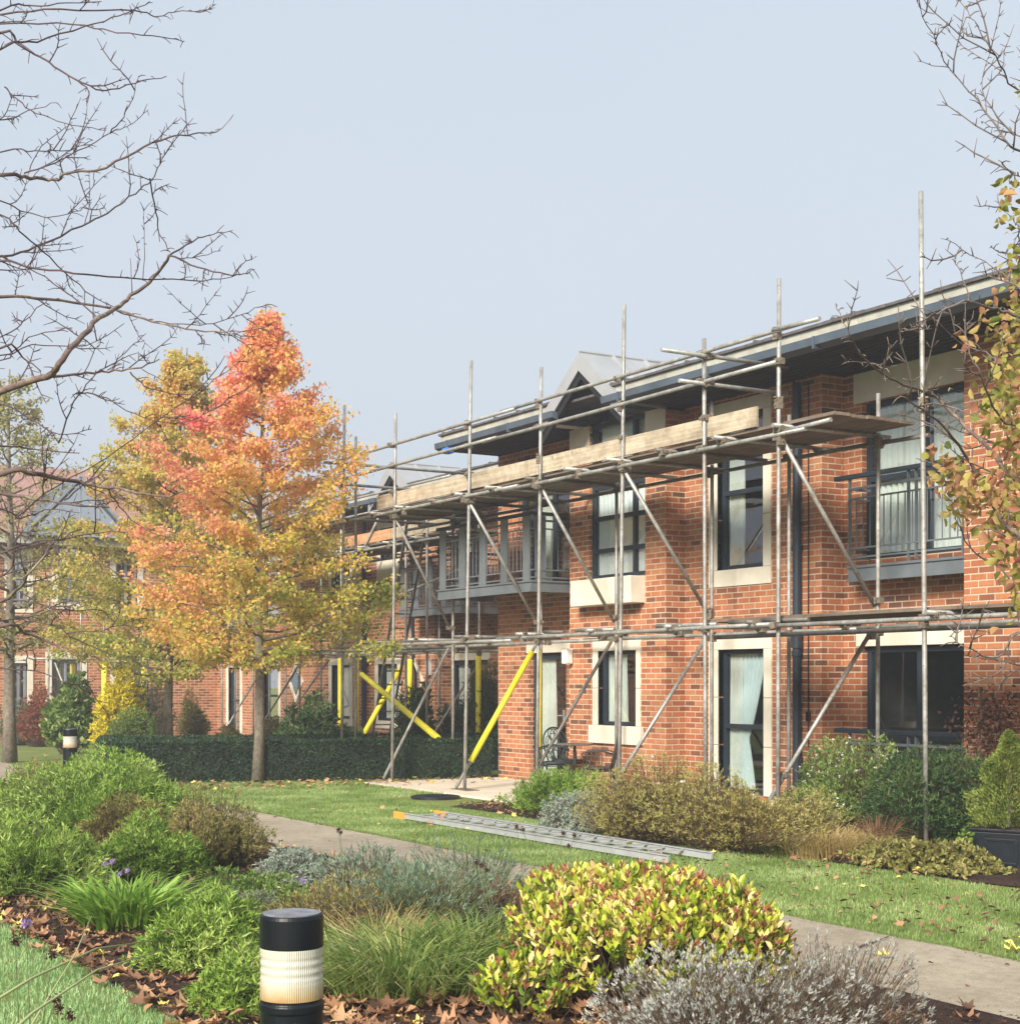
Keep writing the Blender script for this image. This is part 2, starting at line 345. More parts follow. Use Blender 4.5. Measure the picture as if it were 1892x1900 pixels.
def window(sg, par, s0, s1, z0, z1, mull=(), trans=(), stone=None, curtains=(), rec=.085, fw=.062, glass='glass', frame='frame', sill=None, name='window', label=None, proud=.02, cmat=None):
    w = empty(name, parent=par)
    if label: w['label'] = label
    fm = MB()
    if stone:
        l, r, b, t = stone; sm = MB()
        # four stones butted end to end, with the inner edges at the opening
        if t: sg.box(sm, s0-l, s1+r, z1, z1+t, -proud, rec)
        if b: sg.box(sm, s0-l, s1+r, z0-b, z0, -proud, rec)
        nz = max(1, round((z1-z0)/.62))
        for k in range(nz):                      # joints between the jamb stones
            za, zb = z0+(z1-z0)*k/nz+.003, z0+(z1-z0)*(k+1)/nz-.003
            if l: sg.box(sm, s0-l, s0, za, zb, -proud, rec)
            if r: sg.box(sm, s1, s1+r, za, zb, -proud, rec)
        sm.build('stone_surround', M['stone'], w, bevel=.004)
    if sill:
        sm = MB(); sg.box(sm, *sill); sm.build('stone_sill', M['stone'], w, bevel=.01)
    sg.box(fm, s0, s0+fw, z0, z1, rec-.01, rec+.06); sg.box(fm, s1-fw, s1, z0, z1, rec-.01, rec+.06)
    sg.box(fm, s0+fw, s1-fw, z1-fw, z1, rec-.01, rec+.06); sg.box(fm, s0+fw, s1-fw, z0, z0+fw, rec-.01, rec+.06)
    for a in mull: sg.box(fm, a-fw*.5, a+fw*.5, z0+fw, z1-fw, rec-.007, rec+.055)
    for z in trans: sg.box(fm, s0+fw, s1-fw, z-fw*.5, z+fw*.5, rec-.013, rec+.05)
    fm.build('frame', M[frame], w, bevel=.004)
    pm = MB(); sg.box(pm, s0+fw*.5, s1-fw*.5, z0+fw*.5, z1-fw*.5, rec+.02, rec+.026); pm.build('pane', M[glass], w)
    for c in curtains:
        curtain_mb(sg, *c[:4], rec+.08, *c[4:]).build('curtain', M[cmat or ('curtain_blue' if len(c) > 4 and c[4] else 'curtain')], w, smooth=True)
    return w
def gable_roof(par, cx, yf, zap, half, zb, yb, wall_y):
    """a small metal roof over a window bay, its ridge running back into the main roof"""
    g = empty('gable_roof', parent=par); th = .09; sl = (zap-zb)/half
    for sgn, nm in ((-1, 'l'), (1, 'r')):
        mb = MB(); e = (cx+sgn*half, zb)
        mb.prism([(cx, yf, zap), (e[0], yf, e[1]), (e[0], yf, e[1]-th), (cx, yf, zap-th)], (0, yb-yf, 0))
        k = int((yb-yf)/.55)
        for i in range(1, k+1):        # standing seams
            y = yf+.55*i
            mb.bar((cx+sgn*.01, y, zap+.012), (e[0], y, e[1]+.012), .03, .03)
        mb.build('roof_slope', M['zinc'], g)
    rb = MB(); rb.tube([(cx, yf-.02, zap+.01), (cx, yb, zap+.01)], .025, 6); rb.build('ridge_roll', M['zinc'], g)
    bb = MB(); w = .20
    for sgn in (-1, 1):
        bb.prism([(cx, yf-.03, zap-.005), (cx+sgn*half, yf-.03, zb-.005), (cx+sgn*half, yf-.03, zb-.005-w*1.2), (cx, yf-.03, zap-.005-w*1.25)], (0, .028, 0))
    bb.build('bargeboard', M['zinc'], g)
    db = MB(); q = w*1.25
    for sgn in (-1, 1):
        db.prism([(cx, yf+.01, zap-q), (cx+sgn*(half-.02), yf+.01, zb-w*1.2), (cx+sgn*(half-.02), yf+.01, zb-w*1.2-.12), (cx, yf+.01, zap-q-.12)], (0, .05, 0))
    db.build('gable_lining', M['soffit'], g)
    return g
def tile_edge(mb, x0, x1, y, z):
    x = x0
    while x < x1-.01:
        e = min(x+.33, x1); mb.box(x+.004, e-.004, y-.02, y+.25, z, z+.028+.012*random.random())
        if random.random() < .3: mb.tube([(x+.16, y-.025, z+.03), (x+.16, y+.25, z+.035)], .028, 6)
        x = e
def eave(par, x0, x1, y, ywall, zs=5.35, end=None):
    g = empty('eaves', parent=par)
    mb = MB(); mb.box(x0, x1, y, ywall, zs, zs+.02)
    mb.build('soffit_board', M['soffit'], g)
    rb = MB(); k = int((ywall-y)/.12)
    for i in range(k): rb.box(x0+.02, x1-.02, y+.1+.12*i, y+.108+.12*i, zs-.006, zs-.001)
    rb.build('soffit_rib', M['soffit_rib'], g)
    gm = MB(); gm.prism([(x0, y-.12, zs+.02), (x0, y-.005, zs-.02), (x0, y-.005, zs+.095), (x0, y-.13, zs+.11)], (x1-x0, 0, 0))
    xx = x0+.4
    while xx < x1: gm.box(xx, xx+.03, y-.137, y-.004, zs-.024, zs+.115); xx += 1.9
    gm.build('gutter', M['gutter'], g)
    fm = MB(); x = x0
    while x < x1-.01:
        e = min(x+2.4, x1); fm.box(x+.003, e-.003, y-.01, y+.03, zs+.115, zs+.235); x = e
    fm.build('fascia_board', M['fascia'], g)
    tm = MB(); tile_edge(tm, x0-.02, x1, y-.03, zs+.238); tm.build('tile_edge', M['tile'], g)
    return g
def railing(mb, a, b, z0, z1, step=.11, r=.008, rails=(0, .1, -.1)):
    a = Vector((*a, 0)); b = Vector((*b, 0)); L = (b-a).length; k = max(2, round(L/step))
    for dz, h in ((z0+.03, .02), (z0+.14, .02), (z1-.12, .02), (z1, .03)):
        mb.bar(a+Vector((0,0,dz)), b+Vector((0,0,dz)), .02, h)
    for i in range(1, k):
        p = a.lerp(b, i/k); mb.tube([(p.x, p.y, z0+.14), (p.x, p.y, z1-.12)], r, 5)
def juliet(par, x0, x1, y, yw, z0, z1, label=None):
    j = empty('juliet_balcony', parent=par); mb = MB(); railing(mb, (x0, y), (x1, y), z0, z1-.12)
    railing(mb, (x0, y), (x0, yw), z0, z1-.12)
    for x in (x0, x0+.95, x0+1.07, x1-.03):
        if x <= x1: mb.bar((x, y, z0-.05), (x, y, z1), .045, .012)
    mb.build('railing', M['steel_paint'], j)
    h = MB(); h.bar((x0-.22, y-.02, z1+.02), (x1, y-.02, z1+.02), .07, .055); h.build('handrail', M['frame'], j, bevel=.008)
    return j
def balcony(par, x0, x1, y0, yw, zb):
    b = empty('balcony', parent=par); f = MB()
    f.box(x0, x1, y0, y0+.06, zb, zb+.16); f.box(x1-.06, x1, y0+.06, yw, zb, zb+.16); f.box(x0, x0+.06, y0+.06, yw, zb, zb+.16)
    f.box(x0-.012, x1+.012, y0-.02, y0, zb+.14, zb+.165); f.box(x0-.012, x1+.012, y0-.02, y0, zb-.004, zb+.012); f.box(x1, x1+.02, y0, yw, zb+.14, zb+.165); f.box(x1, x1+.02, y0, yw, zb-.004, zb+.012)
    f.build('steel_channel', M['steel_paint'], b)
    d = MB(); d.box(x0+.06, x1-.06, y0+.06, yw, zb+.10, zb+.14); d.build('floor_deck', M['soffit'], b)
    r = MB(); railing(r, (x0, y0+.03), (x1, y0+.03), zb+.18, zb+1.05); railing(r, (x1, y0+.03), (x1, yw), zb+.18, zb+1.05); railing(r, (x0, y0+.03), (x0, yw), zb+.18, zb+1.05)
    r.build('railing', M['steel_paint'], b)
    n = 5
    for i in range(n):
        x = x0+.06 + (x1-x0-.30)*i/(n-1); p = MB(); p.box(x, x+.20, y0+.002, y0+.022, zb+.17, zb+1.12); p.build('flat_post', M['steel_paint'], b)
    p = MB(); p.box(x1-.02, x1-.002, y0+.08, y0+.26, zb+.17, zb+1.12); p.build('flat_post', M['steel_paint'], b)
    h = MB(); h.bar((x0-.02, y0+.01, zb+1.15), (x1+.02, y0+.01, zb+1.15), .06, .05); h.bar((x1, y0+.05, zb+1.15), (x1, yw, zb+1.15), .06, .05); h.build('handrail', M['frame'], b)
    return b
def downpipe(par, x, y, z0, z1, r=.055, mat='frame'):
    mb = MB(); mb.tube([(x, y, z0), (x, y, z1)], r, 12)
    for z in np.arange(z0+.6, z1, 1.3): mb.tube([(x, y, z), (x, y, z+.07)], r+.012, 12)
    mb.tube([(x, y, 2.02), (x, y, 2.2)], r+.018, 12)
    return mb.build('downpipe', M[mat], par, smooth=False)
# ===== near block
YA, YB, YC, YD = 12.88, 12.50, 12.83, 13.19; ZS = 5.35
xa0, xab, xbc, xcd, xde, xend = -21.9, -19.15, -16.77, -14.05, -11.8, -7.2
near = empty('brick_building'); tag(near, 'two storey red brick building with stone window surrounds, nearest, standing behind the long scaffold', 'building')
sA, sB, sC, sD = yseg(YA), yseg(YB), yseg(YC), yseg(YD)
wm = MB()
fr = lambda px, Y: XX(px, Y)
# openings (x0, x1, z0, z1)
A_door = (XX(983,YA), XX(1050,YA), .05, 2.06); A_up = (XX(962,YA), -19.42, 3.1, 5.2)
B_low = (XX(1110,YB), XX(1181,YB), .98, 2.05); B_up = (XX(1094,YB), XX(1197,YB), 3.09, ZS)
C_low = (XX(1333,YC), XX(1418,YC), .14, 2.03); C_up = (XX(1331,YC), XX(1417,YC), 3.08, 5.10)
D_low = (XX(1600,YD), xde-.02, .14, 2.03); D_up = (XX(1599,YD), xde-.02, 3.08, 4.98)
wall_front(wm, sA, xa0, xab, 0, ZS, [A_door, A_up]); wall_front(wm, sB, xab, xbc, 0, ZS, [B_low, B_up])
wall_front(wm, sC, xbc, xcd, 0, ZS, [C_low, C_up]); wall_front(wm, sD, xcd, xde, 0, ZS, [D_low, D_up]); wall_front(wm, sC, xde, xend, 0, ZS, [])
for x, ya, yb in ((xa0, YA, 19), (xab, YB, YA), (xbc, YB, YC), (xcd, YC, YD), (xde, YC, YD), (xend, YC, 19)):
    wm.quad((x,ya,0), (x,yb,0), (x,yb,ZS), (x,ya,ZS))
wm.build('wall', M['brick'], near, recalc=False)
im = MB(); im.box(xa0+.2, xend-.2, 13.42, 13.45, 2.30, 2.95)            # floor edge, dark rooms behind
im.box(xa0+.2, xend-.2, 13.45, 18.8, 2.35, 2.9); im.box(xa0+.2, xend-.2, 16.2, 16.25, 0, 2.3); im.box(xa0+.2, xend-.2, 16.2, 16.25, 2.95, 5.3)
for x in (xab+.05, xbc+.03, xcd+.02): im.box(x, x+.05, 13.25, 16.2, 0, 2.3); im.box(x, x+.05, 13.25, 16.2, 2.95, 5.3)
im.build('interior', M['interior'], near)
# low roof sheet
rm = MB(); rm.prism([(xa0-.05, 11.86, ZS+.235), (xa0-.05, 19, ZS+.5), (xa0-.05, 19, ZS+.2), (xa0-.05, 11.86, ZS+.2)], (xend-xa0+.1, 0, 0)); 
rm.build('roof', M['tile'], near)
gx0, gx1 = -18.38, -17.16
eave(near, xa0-.02, gx0, 11.82, 13.25); eave(near, gx1, xend, 11.82, 13.25)
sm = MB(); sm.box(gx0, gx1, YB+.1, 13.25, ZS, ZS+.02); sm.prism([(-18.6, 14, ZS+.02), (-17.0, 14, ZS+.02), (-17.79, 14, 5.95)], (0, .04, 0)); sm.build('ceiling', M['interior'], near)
gable_roof(near, -17.79, 11.78, 6.19, 1.02, 5.40, 17.5, 12.5)
gt = MB(); gz = YB+.10                     # glazed triangle over the bay window
gt.prism([(-18.55, gz, ZS), (-17.05, gz, ZS), (-17.79, gz, 5.93)], (0, .01, 0)); gt.build('gable_pane', M['glass_sky'], near); gt = MB(); gt.prism([(-18.5, gz+.04, 4.5), (-17.28, gz+.04, 4.5), (-17.28, gz+.04, 5.5), (-17.79, gz+.04, 5.86), (-18.5, gz+.04, 5.36)], (0, .01, 0)); gt.build('pale_backing', M['curtain'], near)  # pale sheet added behind the glass to imitate the sky's bright reflection
gf = MB(); gf.bar((-18.55, gz-.02, ZS), (-17.79, gz-.02, 5.93), .05, .06, (0,1,0)); gf.bar((-17.05, gz-.02, ZS), (-17.79, gz-.02, 5.93), .05, .06, (0,1,0)); gf.build('gable_frame', M['frame'], near)
# doors and windows of the near block
window(sA, near, *A_door[:2], .05, 2.06, name='door', fw=.10, curtains=[(XX(984,YA), XX(1016,YA), .1, 1.98)], label='dark framed glazed patio door')
d = near.children[-1]
hm = MB(); hx = XX(1040, YA); hm.box(hx-.02, hx+.02, YA+.05, YA+.072, .93, 1.17); hm.tube([(hx, YA+.03, 1.08), (hx, YA+.015, 1.08), (hx-.11, YA+.015, 1.08)], .011, 8); hm.build('handle', M['alu'], d)
lm = MB(); sA.box(lm, A_door[0]-.10, A_door[1]+.12, 2.065, 2.21, -.012, .08); lm.build('lintel', M['stone'], near, bevel=.004)
window(sA, near, *A_up, mull=(XX(985,YA), XX(1020,YA)), fw=.09, curtains=[(XX(990,YA), XX(1012,YA), 3.15, 5.1)], name='window', label='tall glazed balcony doors')
window(sB, near, *B_low, stone=(.13, .10, 0, .14), sill=(B_low[0]-.18, B_low[1]+.16, .72, .98, -.06, .12), curtains=[(B_low[0]+.0, B_low[0]+.50, 1.0, 2.0), ], fw=.055)
window(sB, near, *B_up, trans=(XX(0,1)*0+3.50, 3.97, 4.42), rec=.05, mull=(B_up[1]-.33,), cmat='curtain_white', curtains=[(B_up[0]+.02, B_up[1]-.42, 3.15, 4.42), (B_up[1]-.37, B_up[1]-.03, 3.15, 4.42)], sill=(B_up[0]-.14, B_up[1]-.004, 2.70, 3.075, -.25, .05), label='four pane bay window over a stone apron')
window(sC, near, *C_low, stone=(.19, .15, 0, .17), trans=(1.02,), curtains=[(C_low[0]-.10, C_low[0]+.30, .2, 1.97), (C_low[0]+.22, C_low[1]-.14, .2, 1.97, .86, -1, 7)])
window(sC, near, *C_up, stone=(.17, .15, .22, .19), trans=(4.10,), curtains=[(C_up[0]+.05, C_up[0]+.36, 3.15, 5.05)])
window(sD, near, *D_low, trans=(.95,), mull=(XX(1696,YD),), glass='glass', fw=.07)
lm = MB(); sD.box(lm, D_low[0]-.10, XX(1700,YD)-.003, 2.033, 2.27, -.015, .08); sD.box(lm, XX(1700,YD)+.003, xde-.003, 2.033, 2.27, -.015, .08); lm.build('lintel', M['stone'], near, bevel=.004)
window(sD, near, *D_up, trans=(4.05,), mull=(XX(1706,YD),), fw=.07, curtains=[(D_up[0]+.12, D_up[0]+.95, 3.12, 4.9), (D_up[0]+1.0, xde-.12, 3.12, 4.9)])
lm = MB(); sD.box(lm, D_up[0]-.13, xde-.003, 4.983, ZS-.005, -.02, .08); lm.build('lintel', M['stone'], near, bevel=.004)
cs = MB(); sB.box(cs, B_up[1]+.003, xbc-.003, 5.02, ZS-.005, -.008, .05); cs.build('stone_band', M['stone'], near); cs = MB(); sB.box(cs, xab+.003, B_up[0]-.003, 5.0, ZS-.005, -.008, .05); cs.build('stone_band', M['stone'], near)
juliet(near, -13.60, xde-.005, 12.86, YD-.01, 3.05, 4.02); juliet(near, -13.60, xde-.005, 12.86, YD-.01, .12, 1.0)
ch = MB(); ch.box(-13.64, xde-.004, 12.87, 12.93, 2.80, 2.98); ch.box(-13.66, xde-.004, 12.85, 12.87, 2.955, 2.985); ch.box(-13.66, xde-.004, 12.85, 12.87, 2.795, 2.82); ch.box(-13.64, xde-.004, 12.93, YD-.002, 2.86, 2.9); ch.build('steel_channel', M['steel_paint'], near)
balcony(near, -22.1, -19.2, 11.85, YA-.003, 2.94)
downpipe(near, -13.9-.52, YC-.075, .02, 5.30); 
cb = MB(); cb.tube([(-14.28, YC-.012, .1), (-14.28, YC-.012, 5.3)], .008, 6); cb.box(-14.31, -14.25, YC-.03, YC-.001, 1.12, 1.24); cb.build('cable', M['black'], near)
lb = MB(); lx = XX(1056, YB-.06); lb.box(-19.19, -19.05, YB-.13, YB-.004, 1.87, 2.10); lb.build('outside_lamp', M['white'], near, bevel=.02)
# ===== stepped back block
YA2, YZ2 = 15.4, 15.0; x2 = -28.1; xl = -41.0
mid = empty('brick_building'); tag(mid, 'stepped back red brick block with diamond windows, behind the hedges and the autumn trees', 'building')
wm = MB(); s2, sz = yseg(YA2), yseg(YZ2)
A2_door = (XX(834,YA2), XX(905,YA2), .05, 2.05); A2_up = (XX(838,YA2), XX(900,YA2), 3.1, 5.1)
zw = [(XX(616,YZ2), XX(650,YZ2), .75, 2.0), (XX(702,YZ2), XX(738,YZ2), .75, 2.0), (XX(490,YZ2), XX(517,YZ2), .5, 2.0), (XX(424,YZ2), XX(446,YZ2), .2, 2.0), (XX(706,YZ2), XX(738,YZ2), 4.3, 5.0),
      (XX(616,YZ2), XX(650,YZ2), 3.3, 4.9), (XX(490,YZ2), XX(517,YZ2), 3.3, 4.9), (XX(424,YZ2), XX(446,YZ2), 3.3, 4.9)]
wall_front(wm, s2, x2, xa0-.01, 0, ZS, [A2_door, A2_up]); wall_front(wm, sz, xl, x2, 0, ZS, zw)
wm.quad((x2,YZ2,0), (x2,YA2,0), (x2,YA2,ZS), (x2,YZ2,ZS))
wm.build('wall', M['brick'], mid, recalc=False)
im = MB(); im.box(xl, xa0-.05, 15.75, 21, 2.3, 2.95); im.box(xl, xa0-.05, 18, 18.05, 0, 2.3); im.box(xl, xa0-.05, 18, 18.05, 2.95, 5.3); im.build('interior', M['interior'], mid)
window(s2, mid, *A2_door, name='door', fw=.1, curtains=[(A2_door[0]+.12, A2_door[0]+.6, .1, 1.95)], label='dark glazed door under the far balcony'); window(s2, mid, *A2_up, mull=((A2_up[0]+A2_up[1])/2,), curtains=[(A2_up[0]+.1, A2_up[0]+.7, 3.15, 5.0)])
lm = MB(); s2.box(lm, A2_door[0]-.1, A2_door[1]+.1, 2.055, 2.2, -.012, .08); lm.build('lintel', M['stone'], mid)
for i, o in enumerate(zw):
    window(sz, mid, *o, stone=(.16, .14, .17 if i != 4 else .45, .15), glass='glass_sky' if i in (3,) else 'glass', fw=.06, trans=((o[2]+o[3])/2,) if i in (2,3,6,7) else (), curtains=[(o[0]+.08, o[1]-.35, o[2]+.04, o[3]-.04)] if i in (0, 1, 3) else ())
def diamond(par, cx, cz, h, Y):
    w = empty('window', parent=par); w['label'] = 'white framed diamond shaped window'; hw = h*.86
    f = MB()
    o = [(cx, Y-.03, cz+h), (cx+hw, Y-.03, cz), (cx, Y-.03, cz-h), (cx-hw, Y-.03, cz)]; k = .76
    i_ = [(cx, Y-.03, cz+h*k), (cx+hw*k, Y-.03, cz), (cx, Y-.03, cz-h*k), (cx-hw*k, Y-.03, cz)]
    for a in range(4):
        b = (a+1) % 4; f.prism([o[a], o[b], i_[b], i_[a]], (0, .035, 0))
    f.build('frame', M['stone'], w); p = MB(); p.prism(i_, (0, .012, 0)); p.v = [(x, y+.02, z) for x, y, z in p.v]; p.build('pane', M['glass_sky'], w)
    q = MB(); q.prism(i_, (0, .006, 0)); q.v = [(x, y+.0255+.007, z) for x, y, z in q.v]; q.v = [(x, min(y, Y-.001), z) for x, y, z in q.v]; q.build('pale_backing', M['curtain_blue'], w)
diamond(mid, XX(769,YZ2), 1.62, .52, YZ2); diamond(mid, XX(550,YZ2), 1.60, .52, YZ2)
rm = MB(); rm.prism([(xl-.05, 14.18, ZS+.235), (xl-.05, 21, ZS+.5), (xl-.05, 21, ZS+.2), (xl-.05, 14.18, ZS+.2)], (xa0-xl, 0, 0)); rm.build('roof', M['tile'], mid)
g2 = XX(733, 14.2)
eave(mid, xl, g2-.6, 14.15, 15.6); eave(mid, g2+.6, xa0-.06, 14.15, 15.6)
gable_roof(mid, g2, 14.1, 6.12, 1.02, 5.4, 20, 15.3)
balcony(mid, -28.45, -25.8, 14.35, YA2-.003, 2.94)
downpipe(mid, XX(675,14.9), 14.9, .02, 5.3); downpipe(mid, XX(765,14.95), 14.95, .02, 5.3, .03)
downpipe(mid, XX(392,14.95), 14.95, .02, 5.3)
wl = MB(); wl.box(XX(797,YZ2), XX(797,YZ2)+.1, YZ2-.1, YZ2-.002, 1.75, 2.1); wl.build('outside_lamp', M['white'], mid)
# ===== far wing, facing +X
far = empty('brick_building'); tag(far, 'far brick wing with pinkish tiled roof and dark glazed gable, seen through bare branches', 'building')
sf = Seg((-41.0, 0), (0, 1), (-1, 0))
def YF(px):                              # Y on the plane X=-41
    rx, ry = ray(px); return -41.0/rx*ry
fw_ = [(YF(96), YF(150), .7, 2.2), (YF(108), YF(152), 3.7, 5.25), (YF(215), YF(262), .2, 2.15), (YF(215), YF(255), 3.5, 4.9), (YF(20), YF(50), .7, 2.1), (YF(20), YF(50), 3.6, 4.9)]
wm = MB(); wall_front(wm, sf, -8, 15.0, 0, ZS, fw_); wm.quad((-41,-8,0), (-52,-8,0), (-52,-8,ZS), (-41,-8,ZS)); wm.quad((-41,15,0), (-52,15,0), (-52,15,ZS), (-41,15,ZS)); wm.build('wall', M['brick'], far, recalc=False)
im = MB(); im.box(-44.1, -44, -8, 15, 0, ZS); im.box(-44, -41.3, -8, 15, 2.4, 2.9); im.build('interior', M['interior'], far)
for i, o in enumerate(fw_): window(sf, far, *o, stone=(.16, .16, .18, .2), glass='glass_sky', mull=((o[0]+o[1])/2,), frame='frame_light', curtains=[(o[0]+.1, o[1]-.1, o[2]+.05, o[3]-.05)] if i in (0,1) else ())
rm = MB(); rm.prism([(-40.5, -8.3, 5.42), (-46, -8.3, 7.95), (-51.5, -8.3, 5.42), (-51.5, -8.3, 5.3), (-46, -8.3, 7.8), (-40.5, -8.3, 5.3)], (0, 23.6, 0)); rm.build('roof', M['pink_tile'], far)
em = MB(); em.box(-40.62, -40.45, -8.3, 15.3, 5.2, 5.38); em.box(-41.0, -40.62, -8.3, 15.3, 5.31, 5.33); em.build('gutter', M['fascia'], far)
cy = YF(135); dg = empty('dormer', parent=far); mb = MB(); zt = 7.0
mb.prism([(-40.3, cy-1.5, 5.4), (-40.3, cy+1.5, 5.4), (-40.3, cy, zt)], (-5.2, 0, 0)); mb.build('dormer_roof', M['gutter'], dg)
mb = MB(); mb.prism([(-40.28, cy-1.3, 5.42), (-40.28, cy+1.3, 5.42), (-40.28, cy, zt-.18)], (.03, 0, 0)); mb.build('dormer_pane', M['glass_sky'], dg)
mb = MB()
for a in (-1, 1): mb.bar((-40.23, cy+a*1.45, 5.42), (-40.23, cy, zt-.02), .08, .1, (1,0,0))
for a in (-.5, .0, .5): mb.bar((-40.23, cy+a, 5.42), (-40.23, cy+a, 5.42+1.4*(1-abs(a)/1.3)), .05, .05)
mb.build('dormer_frame', M['frame_light'], dg)
# ---------------------------------------------------------------- scaffolds
TR = .0242
def coupler_mesh():
    mb = MB(); mb.tube([(0,0,-.035), (0,0,.035)], .037, 10); mb.box(.02, .088, -.036, .036, -.034, .034); mb.tube([(.05,-.055,0), (.05,.06,0)], .009, 6); mb.tube([(.05,.045,0), (.05,.062,0)], .018, 6)
    mb.box(-.045, -.028, -.05, .05, -.02, .02)
    o = mb.build('coupler', M['coupler']); me = o.data; bpy.data.objects.remove(o); return me
CPL = coupler_mesh()
class Scaf:
    def __init__(s, base, label): s.e = empty('scaffold', base); s.base = Vector(base); tag(s.e, label, 'scaffold'); s.nc = 0; s.nt = {}
    def put(s, o): o.parent = s.e; o.location = -s.base; return o
    def tube(s, name, a, b, mat='tube', r=TR):
        mb = MB(); a = Vector(a); b = Vector(b); d = (b-a); n = max(1, int(d.length/1.2)); sag = random.uniform(-.004, .004)
        pts = [a+d*i/n + Vector((0,0,sag*math.sin(math.pi*i/n))) for i in range(n+1)]
        mb.tube(pts, r, 12); o = mb.build(name, M[mat], None, smooth=False)
        me = o.data
        for p in me.polygons: p.use_smooth = len(p.vertices) == 4
        return s.put(o)
    def coupler(s, p, rz=None):
        if s.nc >= 98: return
        s.nc += 1; o = bpy.data.objects.new('coupler', CPL); COL.objects.link(o); o.parent = s.e
        o.location = Vector(p)-s.base; o.rotation_euler = (random.uniform(-.2,.2), random.choice((0, R(90), 0)), rz if rz is not None else random.choice((0, 1.57, 3.14, 4.71))+random.uniform(-.2,.2))
    def board(s, x0, x1, y0, y1, z0, z1, name='deck_board', mat='board', tilt=0):
        mb = MB(); mb.hexa([(x0,y0,z0),(x1,y0,z0+tilt),(x1,y1,z0+tilt),(x0,y1,z0),(x0,y0,z1),(x1,y0,z1+tilt),(x1,y1,z1+tilt),(x0,y1,z1)])
        return s.put(mb.build(name, M[mat], None, bevel=.003))
S1 = Scaf((-16, 11.5, 0), 'long two lift tube scaffold along the nearest brick building, with a pale toe board')
YO, YI = 10.9, 12.2
outer = [(1708,1718,352,1716), (1445,1443,517,1444), (1306,1309,628,1307), (1158,1148,566,1154), (1004,996,682,1001), (874,862,671,868), (734,727,767,731), (639,634,752,636)]
OX = []
for xt, xb, yt, xm in outer:
    X = XX(xm, YO); OX.append(X); zt = P(xm, yt, YO).z
    a = Vector((XX(xb, YO), YO, .04)); b = Vector((XX(xt, YO), YO, zt))
    S1.tube('standard', a, b)
    S1.board(a.x-.25, a.x+.25, YO-.11, YO+.11, 0.005, .042, 'sole_board')
    bp = MB(); bp.box(a.x-.075, a.x+.075, YO-.075, YO+.075, .043, .049); S1.put(bp.build('base_plate', M['coupler']))
OXd = dict(zip((1708,1445,1306,1158,1004,874,734,639), OX))
S1.tube('standard', (XX(660, 11.15), 11.15, .04), (XX(660, 11.15), 11.15, P(660, 810, 11.15).z))
inner = [(1628, 730), (1463, 770), (1320, 745), (1143, 960), (1003, 950), (840, 990)]
IX = []
for px, py in inner:
    X = XX(px, YI); IX.append(X); S1.tube('standard', (X, YI, .04), (X+.01, YI, max(4.45, P(px, py, YI).z) if py < 900 else 4.42), 'tube' if px != 1143 else 'tube')
    if px == 1003:
        mb = MB(); mb.tube([(X, YI-.03, .18), (X, YI-.03, 2.08)], .036, 14); S1.put(mb.build('foam_sleeve', M['sleeve'], None, smooth=True))
def run(name, x0, x1, y, z, dz=0, mat='tube'):      # a long ledger: six metre tubes lapped with sleeves
    x = x0
    while x < x1-.3:
        e = min(x+5.2+random.random()*.8, x1)
        zz = z + random.uniform(-.02, .02)
        S1.tube(name, (x-.25, y+random.uniform(-.012,.012), zz), (e+.15, y, zz+random.uniform(-.025,.025)), mat); x = e
zo = 4.275
run('ledger', -23.9, -11.9, YO-.05, zo); run('ledger', -23.7, -11.9, YI+.05, zo-.01, mat='tube_dark')
run('ledger', -23.9, -7.4, YO-.05, 2.205); run('ledger', -23.7, -7.4, YI+.05, 2.2); run('ledger', -13.6, -7.4, YO+.12, 2.10, mat='tube_dark')
gr_end = XX(1502, YO-.05)
run('guard_rail', -23.9, gr_end, YO-.05, 5.355); run('guard_rail', -23.9, XX(1440, YO), YO-.05, 5.03)
for i, X in enumerate(OX):
    for z in ((2.205, zo, 5.355, 5.03) if X > -23 and X < -12.3 else (2.205, zo)):
        S1.coupler((X, YO-.02, z))
    if X < -12.3: S1.coupler((X, YO, 4.62))
for X in IX:
    for z in (2.2, zo): S1.coupler((X, YI+.02, z))
# transoms under the deck
x = -23.4; k = 0
while x < -11.9:
    a = YO-.12-random.random()*.16; b = YI+.15+random.random()*.25
    S1.tube('transom', (x, a, 4.33), (x+random.uniform(-.04,.04), b, 4.33), 'tube' if k % 3 else 'tube_dark'); S1.coupler((x, YO-.05, 4.30)); k += 1
    if k % 2: S1.coupler((x, YI+.05, 4.30))
    x += .98+random.uniform(-.12,.12)
for X in OX[:1]+[-8.6]: S1.tube('transom', (X+.2, YO-.2, 2.255), (X+.2, YI+.3, 2.255)); S1.coupler((X+.2, YO-.05, 2.23))
x = -22.6
while x < -11.9:
    S1.tube('transom', (x, YO-.15, 2.255), (x+.03, YI+.2, 2.26), 'tube_dark' if random.random() < .4 else 'tube'); S1.coupler((x, YO-.03, 2.24)); S1.coupler((x, YI, 2.24)); x += 1.55+random.uniform(-.2,.2)
for a, b in ((1412, 1500), (1352, 1424), (1218, 1330), (1010, 1046), (1068, 1140), (843, 890)):       # odd short tubes laid on the lower lift
    S1.tube('spare_tube', P(a, 0, YO+.07).xy.to_3d()+Vector((0,0,2.275)), P(b, 0, YO+.1).xy.to_3d()+Vector((0,0,2.262)), 'tube_dark' if a % 3 else 'tube')
